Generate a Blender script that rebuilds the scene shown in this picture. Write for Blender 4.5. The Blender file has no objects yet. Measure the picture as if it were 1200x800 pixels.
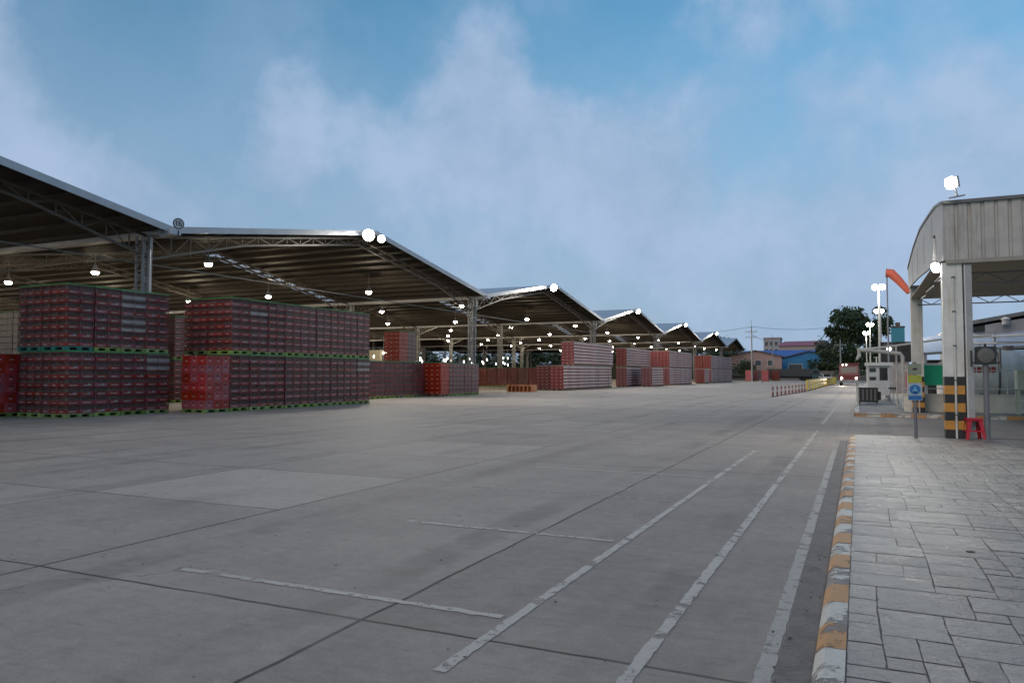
import bpy, bmesh, math, random
HAZE = 0
from mathutils import Vector, Matrix
R = math.radians
random.seed(7)
S = bpy.context.scene
COL = S.collection

# ------------------------------------------------------------------ camera
cam_d = bpy.data.cameras.new('camera'); cam = bpy.data.objects.new('camera', cam_d); COL.objects.link(cam)
cam_d.sensor_width = 36; cam_d.lens = 26.4; cam_d.clip_end = 3000; cam_d.clip_start = 0.05
YAW, PITCH = R(24.72), R(2.47)
cam.location = (0, 0, 1.5)
cam.rotation_euler = (R(90) + PITCH, 0, YAW)
S.camera = cam

# ------------------------------------------------------------------ node material helpers
def newmat(name):
    m = bpy.data.materials.new(name); m.use_nodes = True
    nt = m.node_tree; b = nt.nodes['Principled BSDF']
    return m, nt, b
def N(nt, t, **kw):
    n = nt.nodes.new(t)
    for k, v in kw.items():
        if k.startswith('i_'):
            n.inputs[k[2:].replace('_', ' ')].default_value = v
        else: setattr(n, k, v)
    return n
def L(nt, a, b): nt.links.new(a, b)
def c4(c): return (c[0], c[1], c[2], 1)
def mth(nt, op, a, b=None, clamp=False):
    n = nt.nodes.new('ShaderNodeMath'); n.operation = op; n.use_clamp = clamp
    for i, v in enumerate((a, b)):
        if v is None: continue
        if isinstance(v, (int, float)): n.inputs[i].default_value = v
        else: nt.links.new(v, n.inputs[i])
    return n.outputs[0]
def mixc(nt, f, a, b, mode='MIX'):
    n = nt.nodes.new('ShaderNodeMix'); n.data_type = 'RGBA'; n.blend_type = mode
    for idx, v in ((0, f), (6, a), (7, b)):
        if isinstance(v, (int, float)): n.inputs[idx].default_value = v
        elif isinstance(v, tuple): n.inputs[idx].default_value = c4(v)
        else: nt.links.new(v, n.inputs[idx])
    return n.outputs[2]
def ramp(nt, f, a, b):
    n = nt.nodes.new('ShaderNodeMapRange'); n.clamp = True; n.interpolation_type = 'SMOOTHSTEP'
    nt.links.new(f, n.inputs[0]); n.inputs[1].default_value = a; n.inputs[2].default_value = b
    return n.outputs[0]
def noise(nt, vec, scale, detail=4, rough=.55):
    n = nt.nodes.new('ShaderNodeTexNoise'); n.inputs['Scale'].default_value = scale
    n.inputs['Detail'].default_value = detail; n.inputs['Roughness'].default_value = rough
    if vec is not None: nt.links.new(vec, n.inputs['Vector'])
    return n.outputs[0]

_mc = {}
def M(name, col, rough=.7, metal=0, var=.25, scale=3.0, col2=None, bump=0, rnd=0, stretch=None, spec=.5):
    """principled material whose colour is broken up by noise (dirt) and, with rnd, from object to object"""
    if name in _mc: return _mc[name]
    m, nt, b = newmat(name)
    tc = N(nt, 'ShaderNodeTexCoord'); v = tc.outputs['Object']
    if stretch:
        mp = N(nt, 'ShaderNodeMapping'); mp.inputs['Scale'].default_value = stretch; L(nt, v, mp.inputs[0]); v = mp.outputs[0]
    f = noise(nt, v, scale)
    f2 = noise(nt, v, scale * 7)
    ff = mth(nt, 'ADD', mth(nt, 'MULTIPLY', f, .7), mth(nt, 'MULTIPLY', f2, .3))
    ff = ramp(nt, ff, .3, .7)
    dk = col2 if col2 else tuple(c * (1 - var) for c in col)
    c = mixc(nt, ff, dk, tuple(col))
    if rnd:
        oi = N(nt, 'ShaderNodeObjectInfo')
        ta = N(nt, 'ShaderNodeAttribute'); ta.attribute_name = 'tone'
        rv = mth(nt, 'FRACT', mth(nt, 'ADD', oi.outputs['Random'], ta.outputs['Fac']))
        h = N(nt, 'ShaderNodeHueSaturation'); L(nt, c, h.inputs['Color'])
        L(nt, mth(nt, 'ADD', mth(nt, 'MULTIPLY', rv, rnd), 1 - rnd / 2), h.inputs['Value'])
        r2 = mth(nt, 'FRACT', mth(nt, 'MULTIPLY', rv, 13.7))
        L(nt, mth(nt, 'ADD', mth(nt, 'MULTIPLY', r2, .3), .8), h.inputs['Saturation'])
        L(nt, mth(nt, 'ADD', mth(nt, 'MULTIPLY', r2, .02), .49), h.inputs['Hue'])
        c = h.outputs[0]
    L(nt, c, b.inputs['Base Color'])
    b.inputs['Roughness'].default_value = rough; b.inputs['Metallic'].default_value = metal
    b.inputs['Specular IOR Level'].default_value = spec
    if bump:
        bp = N(nt, 'ShaderNodeBump'); bp.inputs['Strength'].default_value = bump; bp.inputs['Distance'].default_value = .02
        L(nt, f2, bp.inputs['Height']); L(nt, bp.outputs[0], b.inputs['Normal'])
    _mc[name] = m
    return m
def E(name, col, strength):
    if name in _mc: return _mc[name]
    m, nt, b = newmat(name)
    b.inputs['Base Color'].default_value = c4(col)
    b.inputs['Emission Color'].default_value = c4(col); b.inputs['Emission Strength'].default_value = strength
    m.cycles.emission_sampling = 'NONE'
    _mc[name] = m
    return m

# ------------------------------------------------------------------ mesh helpers
class MB:
    def __init__(s): s.v = []; s.f = []; s.mi = []; s.ms = []; s.tone = 0; s.tn = []
    def m(s, mat):
        if mat not in s.ms: s.ms.append(mat)
        return s.ms.index(mat)
    def add(s, vs, fs, mat, T=None):
        o = len(s.v); k = s.m(mat)
        for p in vs: s.v.append(tuple(T @ Vector(p)) if T is not None else tuple(p))
        for f in fs: s.f.append([o + i for i in f]); s.mi.append(k); s.tn.append(s.tone)
        return s
    def box(s, x0, x1, y0, y1, z0, z1, mat, T=None):
        vs = [(x0, y0, z0), (x1, y0, z0), (x1, y1, z0), (x0, y1, z0), (x0, y0, z1), (x1, y0, z1), (x1, y1, z1), (x0, y1, z1)]
        return s.add(vs, [(0, 3, 2, 1), (4, 5, 6, 7), (0, 1, 5, 4), (1, 2, 6, 5), (2, 3, 7, 6), (3, 0, 4, 7)], mat, T)
    def bar(s, a, b, w, mat, h=None):
        a, b = Vector(a), Vector(b); d = b - a; l = d.length
        if l < 1e-6: return s
        T = Matrix.Translation(a) @ d.to_track_quat('Z', 'Y').to_matrix().to_4x4()
        h = h or w
        return s.box(-w / 2, w / 2, -h / 2, h / 2, 0, l, mat, T)
    def tube(s, pts, r, mat, n=8, cap=True):
        """tapered tube through points; r a number or a list"""
        pts = [Vector(p) for p in pts]; rs = r if isinstance(r, (list, tuple)) else [r] * len(pts)
        vs = []; fs = []
        for i, p in enumerate(pts):
            d = (pts[min(i + 1, len(pts) - 1)] - pts[max(i - 1, 0)]).normalized()
            q = d.to_track_quat('Z', 'Y')
            for k in range(n):
                a = 2 * math.pi * k / n
                vs.append(p + q @ Vector((math.cos(a) * rs[i], math.sin(a) * rs[i], 0)))
        for i in range(len(pts) - 1):
            for k in range(n):
                k2 = (k + 1) % n
                fs.append((i * n + k, i * n + k2, (i + 1) * n + k2, (i + 1) * n + k))
        if cap:
            fs.append(tuple(range(n))[::-1]); fs.append(tuple((len(pts) - 1) * n + k for k in range(n)))
        return s.add([tuple(v) for v in vs], fs, mat)
    def prism(s, poly, ax, t0, t1, mat, T=None):
        """extrude 2D polygon along axis ax ('x','y','z')"""
        n = len(poly)
        def P3(p, t):
            return {'x': (t, p[0], p[1]), 'y': (p[0], t, p[1]), 'z': (p[0], p[1], t)}[ax]
        vs = [P3(p, t0) for p in poly] + [P3(p, t1) for p in poly]
        fs = [tuple(range(n)), tuple(range(2 * n - 1, n - 1, -1))]
        for i in range(n):
            j = (i + 1) % n; fs.append((i, j, n + j, n + i))
        return s.add(vs, fs, mat, T)
    def build(s, name, parent=None, smooth=False, fixn=False):
        me = bpy.data.meshes.new(name); me.from_pydata(s.v, [], s.f)
        for mt in s.ms: me.materials.append(mt)
        me.polygons.foreach_set('material_index', s.mi)
        if smooth: me.polygons.foreach_set('use_smooth', [True] * len(s.f))
        me.update()
        if any(s.tn): me.attributes.new('tone', 'FLOAT', 'FACE').data.foreach_set('value', s.tn)
        if fixn or True:
            bm = bmesh.new(); bm.from_mesh(me)
            if len(bm.faces) < 60000: bmesh.ops.recalc_face_normals(bm, faces=bm.faces)
            bm.to_mesh(me); bm.free()
        o = bpy.data.objects.new(name, me); COL.objects.link(o)
        if parent: o.parent = parent
        return o
def smooth_by_angle(o, a=40):
    for p in o.data.polygons: p.use_smooth = True
    try: o.data.set_sharp_from_angle(angle=R(a))
    except Exception: pass
def bevel(o, w=.01, seg=2):
    m = o.modifiers.new('bevel', 'BEVEL'); m.width = w; m.segments = seg; m.limit_method = 'ANGLE'; return o
def empty(name, loc, rz=0):
    o = bpy.data.objects.new(name, None); COL.objects.link(o); o.location = loc; o.rotation_euler = (0, 0, rz); o.empty_display_size = .2
    return o
def tag(o, label, cat, group=None, kind=None):
    if label: o['label'] = label
    if cat: o['category'] = cat
    if group: o['group'] = group
    if kind: o['kind'] = kind
    return o
def struct(o): o['kind'] = 'structure'; return o
def copy_tree(o, parent=None):
    c = o.copy(); COL.objects.link(c)
    if parent: c.parent = parent
    for ch in list(o.children): copy_tree(ch, c)
    return c
ORD = ['first', 'second', 'third', 'fourth', 'fifth', 'sixth', 'seventh', 'eighth', 'ninth', 'tenth', 'eleventh', 'twelfth', 'thirteenth',
       'fourteenth', 'fifteenth', 'sixteenth', 'seventeenth', 'eighteenth', 'nineteenth', 'twentieth', 'twenty-first', 'twenty-second', 'twenty-third', 'twenty-fourth']

# ------------------------------------------------------------------ sky: Nishita sky with soft dusk clouds by direction
SUN_EL, SUN_ROT = R(6), R(200)
W = bpy.data.worlds.new('World'); S.world = W; W.use_nodes = True
nt = W.node_tree; bg = nt.nodes['Background']
sky = N(nt, 'ShaderNodeTexSky'); sky.sky_type = 'NISHITA'; sky.sun_disc = False
sky.sun_elevation = SUN_EL; sky.sun_rotation = SUN_ROT; sky.dust_density = .6; sky.ozone_density = 2.2; sky.air_density = 1.0
tc = N(nt, 'ShaderNodeTexCoord'); dirv = tc.outputs['Generated']
def pix_dir(u, v):
    d = Vector(((u - 600) / 880, (400 - v) / 880, -1)).normalized()
    return (cam.rotation_euler.to_matrix() @ d).normalized()
nz = N(nt, 'ShaderNodeTexNoise'); nz.inputs['Scale'].default_value = 2.2; nz.inputs['Detail'].default_value = 5; nz.inputs['Roughness'].default_value = .55
L(nt, dirv, nz.inputs['Vector'])
off = N(nt, 'ShaderNodeVectorMath', operation='SUBTRACT'); L(nt, nz.outputs['Color'], off.inputs[0]); off.inputs[1].default_value = (.5, .5, .5)
sc = N(nt, 'ShaderNodeVectorMath', operation='SCALE'); L(nt, off.outputs[0], sc.inputs[0]); sc.inputs['Scale'].default_value = .36
wd = N(nt, 'ShaderNodeVectorMath', operation='ADD'); L(nt, dirv, wd.inputs[0]); L(nt, sc.outputs[0], wd.inputs[1])
wn = N(nt, 'ShaderNodeVectorMath', operation='NORMALIZE'); L(nt, wd.outputs[0], wn.inputs[0])
def blob(u, v, rad, soft):
    d = pix_dir(u, v)
    dt = N(nt, 'ShaderNodeVectorMath', operation='DOT_PRODUCT'); L(nt, wn.outputs[0], dt.inputs[0]); dt.inputs[1].default_value = d
    a = mth(nt, 'ARCCOSINE', dt.outputs['Value'])
    n = nt.nodes.new('ShaderNodeMapRange'); n.clamp = True; n.interpolation_type = 'SMOOTHSTEP'
    nt.links.new(a, n.inputs[0]); n.inputs[1].default_value = R(rad + soft); n.inputs[2].default_value = R(max(rad - soft, 0))
    return n.outputs[0]
cl = None
for (u, v, r_, s_, w_) in ((0, 60, 7, 4, 1), (-60, 260, 13, 6, 1), (300, 190, 6, 5, .9), (285, 80, 3.5, 3.5, .6), (190, 240, 6, 5, .6), (600, 160, 9, 7, 1), (740, 200, 9, 7, 1), (470, 230, 7, 6, .6),
                           (880, 40, 5, 5, .7), (950, 10, 5, 5, .55), (600, 300, 8, 8, .6), (1180, 90, 3, 3, .5), (1000, 230, 8, 6, .75), (740, 260, 9, 6, .6), (1150, 230, 9, 7, .8), (980, 360, 14, 8, .8), (830, 330, 9, 7, .7), (200, 300, 9, 6, .55), (-500, 0, 40, 20, .6)):
    b_ = mth(nt, 'MULTIPLY', blob(u, v, r_, s_), w_)
    cl = b_ if cl is None else mth(nt, 'MAXIMUM', cl, b_)
n1 = noise(nt, dirv, 3.2, 6, .6)
n2 = noise(nt, dirv, 9, 7, .62)
rag = mth(nt, 'ADD', mth(nt, 'MULTIPLY', mth(nt, 'SUBTRACT', n1, .5), 1.5), mth(nt, 'MULTIPLY', mth(nt, 'SUBTRACT', n2, .5), .8))
hole = mth(nt, 'ADD', mth(nt, 'MULTIPLY', blob(165, 95, 7, 4.5), .95), mth(nt, 'ADD', mth(nt, 'MULTIPLY', blob(770, 25, 5, 4), .7), mth(nt, 'MULTIPLY', blob(430, 30, 5, 5), .5)))
cover = ramp(nt, mth(nt, 'SUBTRACT', mth(nt, 'ADD', cl, rag), hole), .2, .95)
wide = mth(nt, 'MULTIPLY', ramp(nt, noise(nt, dirv, 5.5, 6, .6), .36, .68), .45)
cover = mth(nt, 'MAXIMUM', cover, mth(nt, 'MULTIPLY', wide, mth(nt, 'SUBTRACT', 1, mth(nt, 'MULTIPLY', hole, .8), clamp=True)), clamp=True)
skyc = mixc(nt, 1.0, sky.outputs[0], (1, 1, 1), 'MULTIPLY')
SKY_TINT = skyc.node if hasattr(skyc, 'node') else None
SKY_TINT.inputs[7].default_value = (1.15, 2.2, 2.4, 1)
# far haze of the dusk air close to the horizon
sep = N(nt, 'ShaderNodeSeparateXYZ'); L(nt, dirv, sep.inputs[0])
hz = ramp(nt, sep.outputs['Z'], .6, .0)
base = mixc(nt, mth(nt, 'MULTIPLY', hz, .9), skyc, (3.0, 3.75, 5.35))
lit = ramp(nt, mth(nt, 'ADD', n2, mth(nt, 'MULTIPLY', n1, .6)), .55, 1.0)
cloudc = mixc(nt, lit, (3.0, 4.15, 5.9), (3.9, 5.0, 6.9))
full = mixc(nt, mth(nt, 'MULTIPLY', cover, .88), base, cloudc)
L(nt, full, bg.inputs[0]); bg.inputs[1].default_value = .1

sun_d = bpy.data.lights.new('sun', 'SUN'); sun_d.energy = 1.1; sun_d.angle = R(40); sun_d.color = (1, .74, .56)
sun = bpy.data.objects.new('sun', sun_d); COL.objects.link(sun)
sun.rotation_euler = (R(52), 0, R(-20)); sun.location = (0, -20, 40)

S.view_settings.view_transform = 'Standard'; S.view_settings.look = 'None'; S.view_settings.gamma = 1; S.view_settings.exposure = .1
S.render.engine = 'CYCLES'
S.cycles.use_denoising = True
S.cycles.max_bounces = 5; S.cycles.diffuse_bounces = 3; S.cycles.glossy_bounces = 2; S.cycles.transmission_bounces = 3
S.cycles.sample_clamp_indirect = 4
try: S.cycles.use_light_tree = True
except Exception: pass

def lamp_light(name, parent, loc, energy, color=(1, .9, .72), rad=.12, kind='POINT', rot=None, spot=120):
    d = bpy.data.lights.new(name, kind); d.energy = energy; d.color = color; d.shadow_soft_size = rad
    if kind == 'SPOT': d.spot_size = R(spot); d.spot_blend = .6
    o = bpy.data.objects.new(name, d); COL.objects.link(o); o.parent = parent; o.location = loc
    if rot: o.rotation_euler = rot
    return o

# ------------------------------------------------------------------ ground: poured concrete yard
def ground_material():
    m, nt, b = newmat('yard_concrete')
    g = N(nt, 'ShaderNodeNewGeometry'); pos = g.outputs['Position']
    sp = N(nt, 'ShaderNodeSeparateXYZ'); L(nt, pos, sp.inputs[0]); X, Y = sp.outputs[0], sp.outputs[1]
    wob = mth(nt, 'MULTIPLY', mth(nt, 'SUBTRACT', noise(nt, pos, 1.3, 3), .5), .05)
    Xw, Yw = mth(nt, 'ADD', X, wob), mth(nt, 'ADD', Y, wob)
    def joints(val, period, phase, w):
        t = mth(nt, 'DIVIDE', mth(nt, 'SUBTRACT', val, phase), period)
        fr = mth(nt, 'FRACT', mth(nt, 'ADD', t, 1000.5))
        dist = mth(nt, 'MULTIPLY', mth(nt, 'ABSOLUTE', mth(nt, 'SUBTRACT', fr, .5)), period)
        n = nt.nodes.new('ShaderNodeMapRange'); n.clamp = True
        nt.links.new(dist, n.inputs[0]); n.inputs[1].default_value = w * .35; n.inputs[2].default_value = w; n.inputs[3].default_value = 1; n.inputs[4].default_value = 0
        cell = mth(nt, 'FLOOR', mth(nt, 'ADD', t, 1000.0))
        return n.outputs[0], cell
    jx, cx = joints(Xw, 3.07, -2.78, .02)
    jy1, cy1 = joints(Yw, 2.68, 3.85, .018)
    jy2, cy2 = joints(Yw, 8.04, 3.85, .02)
    left = mth(nt, 'LESS_THAN', X, -5.85)
    right = mth(nt, 'SUBTRACT', 1, left)
    inyard = mth(nt, 'LESS_THAN', X, -.5)
    jy = mth(nt, 'ADD', mth(nt, 'MULTIPLY', jy1, left), mth(nt, 'MULTIPLY', jy2, right))
    cy = mth(nt, 'ADD', mth(nt, 'MULTIPLY', cy1, left), mth(nt, 'MULTIPLY', cy2, right))
    j = mth(nt, 'MULTIPLY', mth(nt, 'MAXIMUM', jx, jy), inyard)
    # joints fade where they are filled with dust
    fill = ramp(nt, noise(nt, pos, .8, 3), .3, .55)
    j = mth(nt, 'MULTIPLY', j, mth(nt, 'ADD', mth(nt, 'MULTIPLY', fill, .5), .5))
    wn_ = N(nt, 'ShaderNodeTexWhiteNoise'); wn_.noise_dimensions = '2D'
    cb = N(nt, 'ShaderNodeCombineXYZ'); L(nt, cx, cb.inputs[0]); L(nt, cy, cb.inputs[1]); L(nt, cb.outputs[0], wn_.inputs[0])
    slab = wn_.outputs[0]
    big = noise(nt, pos, .09, 5, .6); mid = noise(nt, pos, .9, 6, .65); fine = noise(nt, pos, 60, 3, .7); med2 = noise(nt, pos, 9, 4, .6)
    mp = N(nt, 'ShaderNodeMapping'); mp.inputs['Scale'].default_value = (6, .12, 1); L(nt, pos, mp.inputs[0])
    tyre = noise(nt, mp.outputs[0], .5, 5, .6)
    tone = mth(nt, 'ADD', mth(nt, 'MULTIPLY', mth(nt, 'SUBTRACT', big, .5), .75), mth(nt, 'MULTIPLY', mth(nt, 'SUBTRACT', mid, .5), 1.1))
    tone = mth(nt, 'ADD', tone, mth(nt, 'MULTIPLY', mth(nt, 'SUBTRACT', fine, .5), .8))
    tone = mth(nt, 'ADD', tone, mth(nt, 'MULTIPLY', mth(nt, 'SUBTRACT', med2, .5), .6))
    tone = mth(nt, 'ADD', tone, mth(nt, 'MULTIPLY', mth(nt, 'SUBTRACT', slab, .5), .2))
    tone = mth(nt, 'ADD', tone, mth(nt, 'MULTIPLY', mth(nt, 'SUBTRACT', tyre, .5), -.35))
    # newer, paler concrete further up the road; one renewed pale slab
    far = ramp(nt, mth(nt, 'ADD', Y, mth(nt, 'MULTIPLY', big, 3)), 33.3, 34.6)
    tone = mth(nt, 'ADD', tone, mth(nt, 'MULTIPLY', far, .3))
    s1 = mth(nt, 'MULTIPLY', mth(nt, 'LESS_THAN', mth(nt, 'ABSOLUTE', mth(nt, 'ADD', X, 8.92 - 1.535)), 1.53), mth(nt, 'LESS_THAN', mth(nt, 'ABSOLUTE', mth(nt, 'SUBTRACT', Y, 7.87)), 1.33))
    tone = mth(nt, 'ADD', tone, mth(nt, 'MULTIPLY', s1, .25))
    leftp = ramp(nt, X, -5.8, -5.9)
    tone = mth(nt, 'ADD', tone, mth(nt, 'MULTIPLY', mth(nt, 'MULTIPLY', leftp, ramp(nt, Y, 14.6, 14.5)), .1))
    k = mth(nt, 'ADD', mth(nt, 'MULTIPLY', tone, .62), .5, clamp=True)
    c = mixc(nt, k, (.132, .1125, .098), (.515, .443, .38))
    # brushed streaks, gritty pits and old tyre scuffs
    mp2 = N(nt, 'ShaderNodeMapping'); mp2.inputs['Scale'].default_value = (1.2, 7, 1); mp2.inputs['Rotation'].default_value = (0, 0, .12); L(nt, pos, mp2.inputs[0])
    br_ = noise(nt, mp2.outputs[0], 2.2, 7, .72)
    c = mixc(nt, mth(nt, 'MULTIPLY', ramp(nt, br_, .52, .75), .38), c, (.1, .082, .07))
    c = mixc(nt, mth(nt, 'MULTIPLY', ramp(nt, br_, .42, .25), .3), c, (.56, .48, .41))
    pit = noise(nt, pos, 110, 2, .6)
    c = mixc(nt, mth(nt, 'MULTIPLY', ramp(nt, pit, .6, .72), .55), c, (.07, .058, .05))
    wvt = N(nt, 'ShaderNodeTexWave'); wvt.bands_direction = 'X'; wvt.inputs['Scale'].default_value = .16; wvt.inputs['Distortion'].default_value = 2.2; wvt.inputs['Detail'].default_value = 3; wvt.inputs['Detail Scale'].default_value = .25; wvt.inputs['Phase Offset'].default_value = 1.1
    L(nt, pos, wvt.inputs['Vector'])
    scf = mth(nt, 'MULTIPLY', ramp(nt, wvt.outputs['Fac'], .86, .98), ramp(nt, noise(nt, pos, .5, 4, .7), .4, .65))
    c = mixc(nt, mth(nt, 'MULTIPLY', scf, .32), c, (.07, .06, .052))
    # grime gathered either side of the joints
    # oil spots
    vo = N(nt, 'ShaderNodeTexVoronoi'); vo.inputs['Scale'].default_value = 1.1; L(nt, pos, vo.inputs['Vector'])
    spot = ramp(nt, vo.outputs['Distance'], .05, .02)
    spot = mth(nt, 'MULTIPLY', spot, ramp(nt, noise(nt, pos, .35, 2), .5, .6))
    c = mixc(nt, mth(nt, 'MULTIPLY', spot, .6), c, (.06, .05, .045))
    # hairline cracks
    vc = N(nt, 'ShaderNodeTexVoronoi'); vc.feature = 'DISTANCE_TO_EDGE'; vc.inputs['Scale'].default_value = .22
    wv = N(nt, 'ShaderNodeVectorMath', operation='ADD'); L(nt, pos, wv.inputs[0])
    nv = N(nt, 'ShaderNodeTexNoise'); nv.inputs['Scale'].default_value = 1.6; nv.inputs['Detail'].default_value = 5; L(nt, pos, nv.inputs['Vector']); L(nt, nv.outputs['Color'], wv.inputs[1])
    L(nt, wv.outputs[0], vc.inputs['Vector'])
    crack = mth(nt, 'MULTIPLY', ramp(nt, vc.outputs['Distance'], .003, .001), ramp(nt, noise(nt, pos, .2, 2), .52, .6))
    c = mixc(nt, mth(nt, 'MULTIPLY', crack, .45), c, (.05, .045, .04))
    c = mixc(nt, mth(nt, 'MULTIPLY', j, .85), c, (.028, .025, .022))
    L(nt, c, b.inputs['Base Color'])
    rg = mth(nt, 'ADD', mth(nt, 'MULTIPLY', mid, .25), .58)
    L(nt, rg, b.inputs['Roughness']); b.inputs['Specular IOR Level'].default_value = .22
    bp = N(nt, 'ShaderNodeBump'); bp.inputs['Strength'].default_value = .5; bp.inputs['Distance'].default_value = .01
    L(nt, mth(nt, 'SUBTRACT', mth(nt, 'ADD', fine, mth(nt, 'MULTIPLY', med2, 1.0)), mth(nt, 'MULTIPLY', j, 2)), bp.inputs['Height']); L(nt, bp.outputs[0], b.inputs['Normal'])
    return m
GM = ground_material()
g = MB(); g.add([(-900, -60, 0), (900, -60, 0), (900, 1500, 0), (-900, 1500, 0)], [(0, 1, 2, 3)], GM)
struct(g.build('ground'))

def worn_paint(name, col, lo, hi, dirt=(.2, .18, .16), sc_=6):
    m, nt, b = newmat(name)
    gg = N(nt, 'ShaderNodeNewGeometry'); pos = gg.outputs['Position']
    f = mth(nt, 'ADD', mth(nt, 'MULTIPLY', noise(nt, pos, sc_, 6, .7), .6), mth(nt, 'MULTIPLY', noise(nt, pos, sc_ * .3, 3), .4))
    keep = ramp(nt, f, lo, hi)
    c = mixc(nt, mth(nt, 'MULTIPLY', noise(nt, pos, 30, 4, .7), .9), col, tuple(x * .55 for x in col))
    L(nt, c, b.inputs['Base Color']); b.inputs['Roughness'].default_value = .65
    L(nt, keep, b.inputs['Alpha'])
    return m
WP = worn_paint('worn_white_paint', (.58, .53, .46), .36, .5, sc_=11)
WP2 = worn_paint('faint_white_paint', (.5, .46, .4), .4, .6, sc_=11)
WPH = worn_paint('crossing_paint', (.47, .43, .37), .3, .5, sc_=11)

def ragged(name, a, b, w, mat, z=.004, jag=.006, step=.05):
    """painted stripe from a to b with uneven edges"""
    a, b = Vector((a[0], a[1], z)), Vector((b[0], b[1], z)); d = (b - a); ln = d.length; d.normalize(); s_ = Vector((-d.y, d.x, 0))
    n = max(2, int(ln / step)); vs = []; fs = []
    for i in range(n + 1):
        p = a + d * (ln * i / n)
        vs.append(tuple(p + s_ * (w / 2 + random.uniform(-jag, jag)))); vs.append(tuple(p - s_ * (w / 2 + random.uniform(-jag, jag))))
    for i in range(n): fs.append((2 * i, 2 * i + 1, 2 * i + 3, 2 * i + 2))
    mb = MB(); mb.add(vs, fs, mat)
    return struct(mb.build(name))
# lane lines beside the kerb
ragged('road_marking', (-1.07, 1.2), (-1.0, 21.5), .075, WP)
ragged('road_marking', (-1.0, 24.5), (-.86, 46), .1, WP)
ragged('road_marking', (-1.95, 3.35), (-1.86, 15.4), .07, WP)
ragged('road_marking', (-.46, 1.2), (-.44, 16.8), .085, WPH)
ragged('road_marking', (-.28, 21), (-.2, 28), .09, WP2)
for i, y in enumerate((4.25, 6.57, 8.9, 11.2, 13.5, 15.9)):
    a = (-4.75 if i != 1 else -4.25, y + .02 * i)
    ragged('bay_marking', a, (-2.02, y), .065, WP if i == 0 else (WP2 if i in (2, 4) else WP), jag=.01)
for i in range(12):
    y = 15.9 + i * .42
    ragged('crossing_marking', (-1.0, y), (-.3, y), .14, WP2)

# ------------------------------------------------------------------ kerbs and pavement
KO = worn_paint('kerb_orange', (.58, .29, .1), .4, .47, sc_=6); KW = worn_paint('kerb_white', (.68, .64, .56), .44, .5, sc_=5)
KC = M('kerb_concrete', (.3, .27, .24), .8, var=.4, scale=8, bump=.4)
GUT = M('gutter_concrete', (.17, .145, .13), .7, var=.4, scale=5, bump=.3)
gb = MB(); gb.add([(-.405, 1, .006), (-.235, 1, .006), (-.235, 18.6, .006), (-.395, 18.6, .006)], [(0, 1, 2, 3)], GUT); struct(gb.build('gutter'))
def kerb(name, a, b, w, h, period, first=0, slope=.05):
    a = Vector((a[0], a[1], 0)); b = Vector((b[0], b[1], 0)); d = b - a; ln = d.length; d.normalize(); s_ = Vector((d.y, -d.x, 0))  # s_ to the right of travel
    mb = MB(); n = int(ln / period)
    for i in range(n + 1):
        t0, t1 = i * period, min((i + 1) * period, ln)
        if t1 - t0 < .03: continue
        t1b = t1 - .006
        jit = random.uniform(-.004, .004)
        prof = [(0, -.05), (slope * .4, h * .55 + jit), (slope, h - .012 + jit), (slope + .02, h + jit), (w, h + jit), (w, -.05)]
        vs = []
        for t in (t0, t1b):
            for (x, z) in prof: vs.append(tuple(a + d * t + s_ * x + Vector((0, 0, z))))
        m_ = len(prof)
        fs = [(k, k + 1, m_ + k + 1, m_ + k) for k in range(m_ - 1)] + [tuple(range(m_))[::-1], tuple(m_ + k for k in range(m_))]
        mb.add(vs, fs, KC)
        # paint skin 1.5 mm proud of the block
        pv = []
        for t in (t0 + .004, t1b - .004):
            for (x, z) in prof[:5]: pv.append(tuple(a + d * t + s_ * (x - .0015) + Vector((0, 0, z + .0015))))
        mb.add(pv, [(k, k + 1, 5 + k + 1, 5 + k) for k in range(4)], KO if (i + first) % 2 == 0 and not (i == 0 and first == 2) else KW)
    return struct(mb.build(name))
kerb('kerb', (-.245, 3.35), (-.235, 18.9), .165, .1, .44, first=2)
PAV_Y1 = 19.35
# stamped ashlar paving: slabs of mixed size with grooves, one sheet
def paving_mat():
    m, nt, b = newmat('stamped_paving')
    gg = N(nt, 'ShaderNodeNewGeometry'); pos = gg.outputs['Position']
    at = N(nt, 'ShaderNodeAttribute'); at.attribute_name = 'tone'
    f = noise(nt, pos, 3, 6, .65); f2 = noise(nt, pos, 45, 4, .7); f3 = noise(nt, pos, .35, 3)
    k = mth(nt, 'ADD', mth(nt, 'MULTIPLY', f, .5), mth(nt, 'ADD', mth(nt, 'MULTIPLY', f2, .2), mth(nt, 'MULTIPLY', f3, .3)))
    k = mth(nt, 'ADD', ramp(nt, k, .3, .7), mth(nt, 'MULTIPLY', mth(nt, 'SUBTRACT', at.outputs['Fac'], .5), .35), clamp=True)
    c = mixc(nt, k, (.135, .122, .107), (.38, .345, .3))
    grime = ramp(nt, noise(nt, pos, 1.3, 7, .72), .55, .72); c = mixc(nt, mth(nt, 'MULTIPLY', grime, .45), c, (.13, .11, .092)); L(nt, c, b.inputs['Base Color'])
    L(nt, mth(nt, 'ADD', mth(nt, 'MULTIPLY', f, .5), .24), b.inputs['Roughness'])
    bp = N(nt, 'ShaderNodeBump'); bp.inputs['Strength'].default_value = .8; bp.inputs['Distance'].default_value = .014; b.inputs['Specular IOR Level'].default_value = .35
    hsum = mth(nt, 'ADD', mth(nt, 'MULTIPLY', noise(nt, pos, 7, 7, .68), 1.9), mth(nt, 'MULTIPLY', f2, .35))
    L(nt, hsum, bp.inputs['Height']); L(nt, bp.outputs[0], b.inputs['Normal'])
    return m
PM = paving_mat(); GR = M('groove', (.16, .14, .125), .85, var=.4, scale=6)
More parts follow.
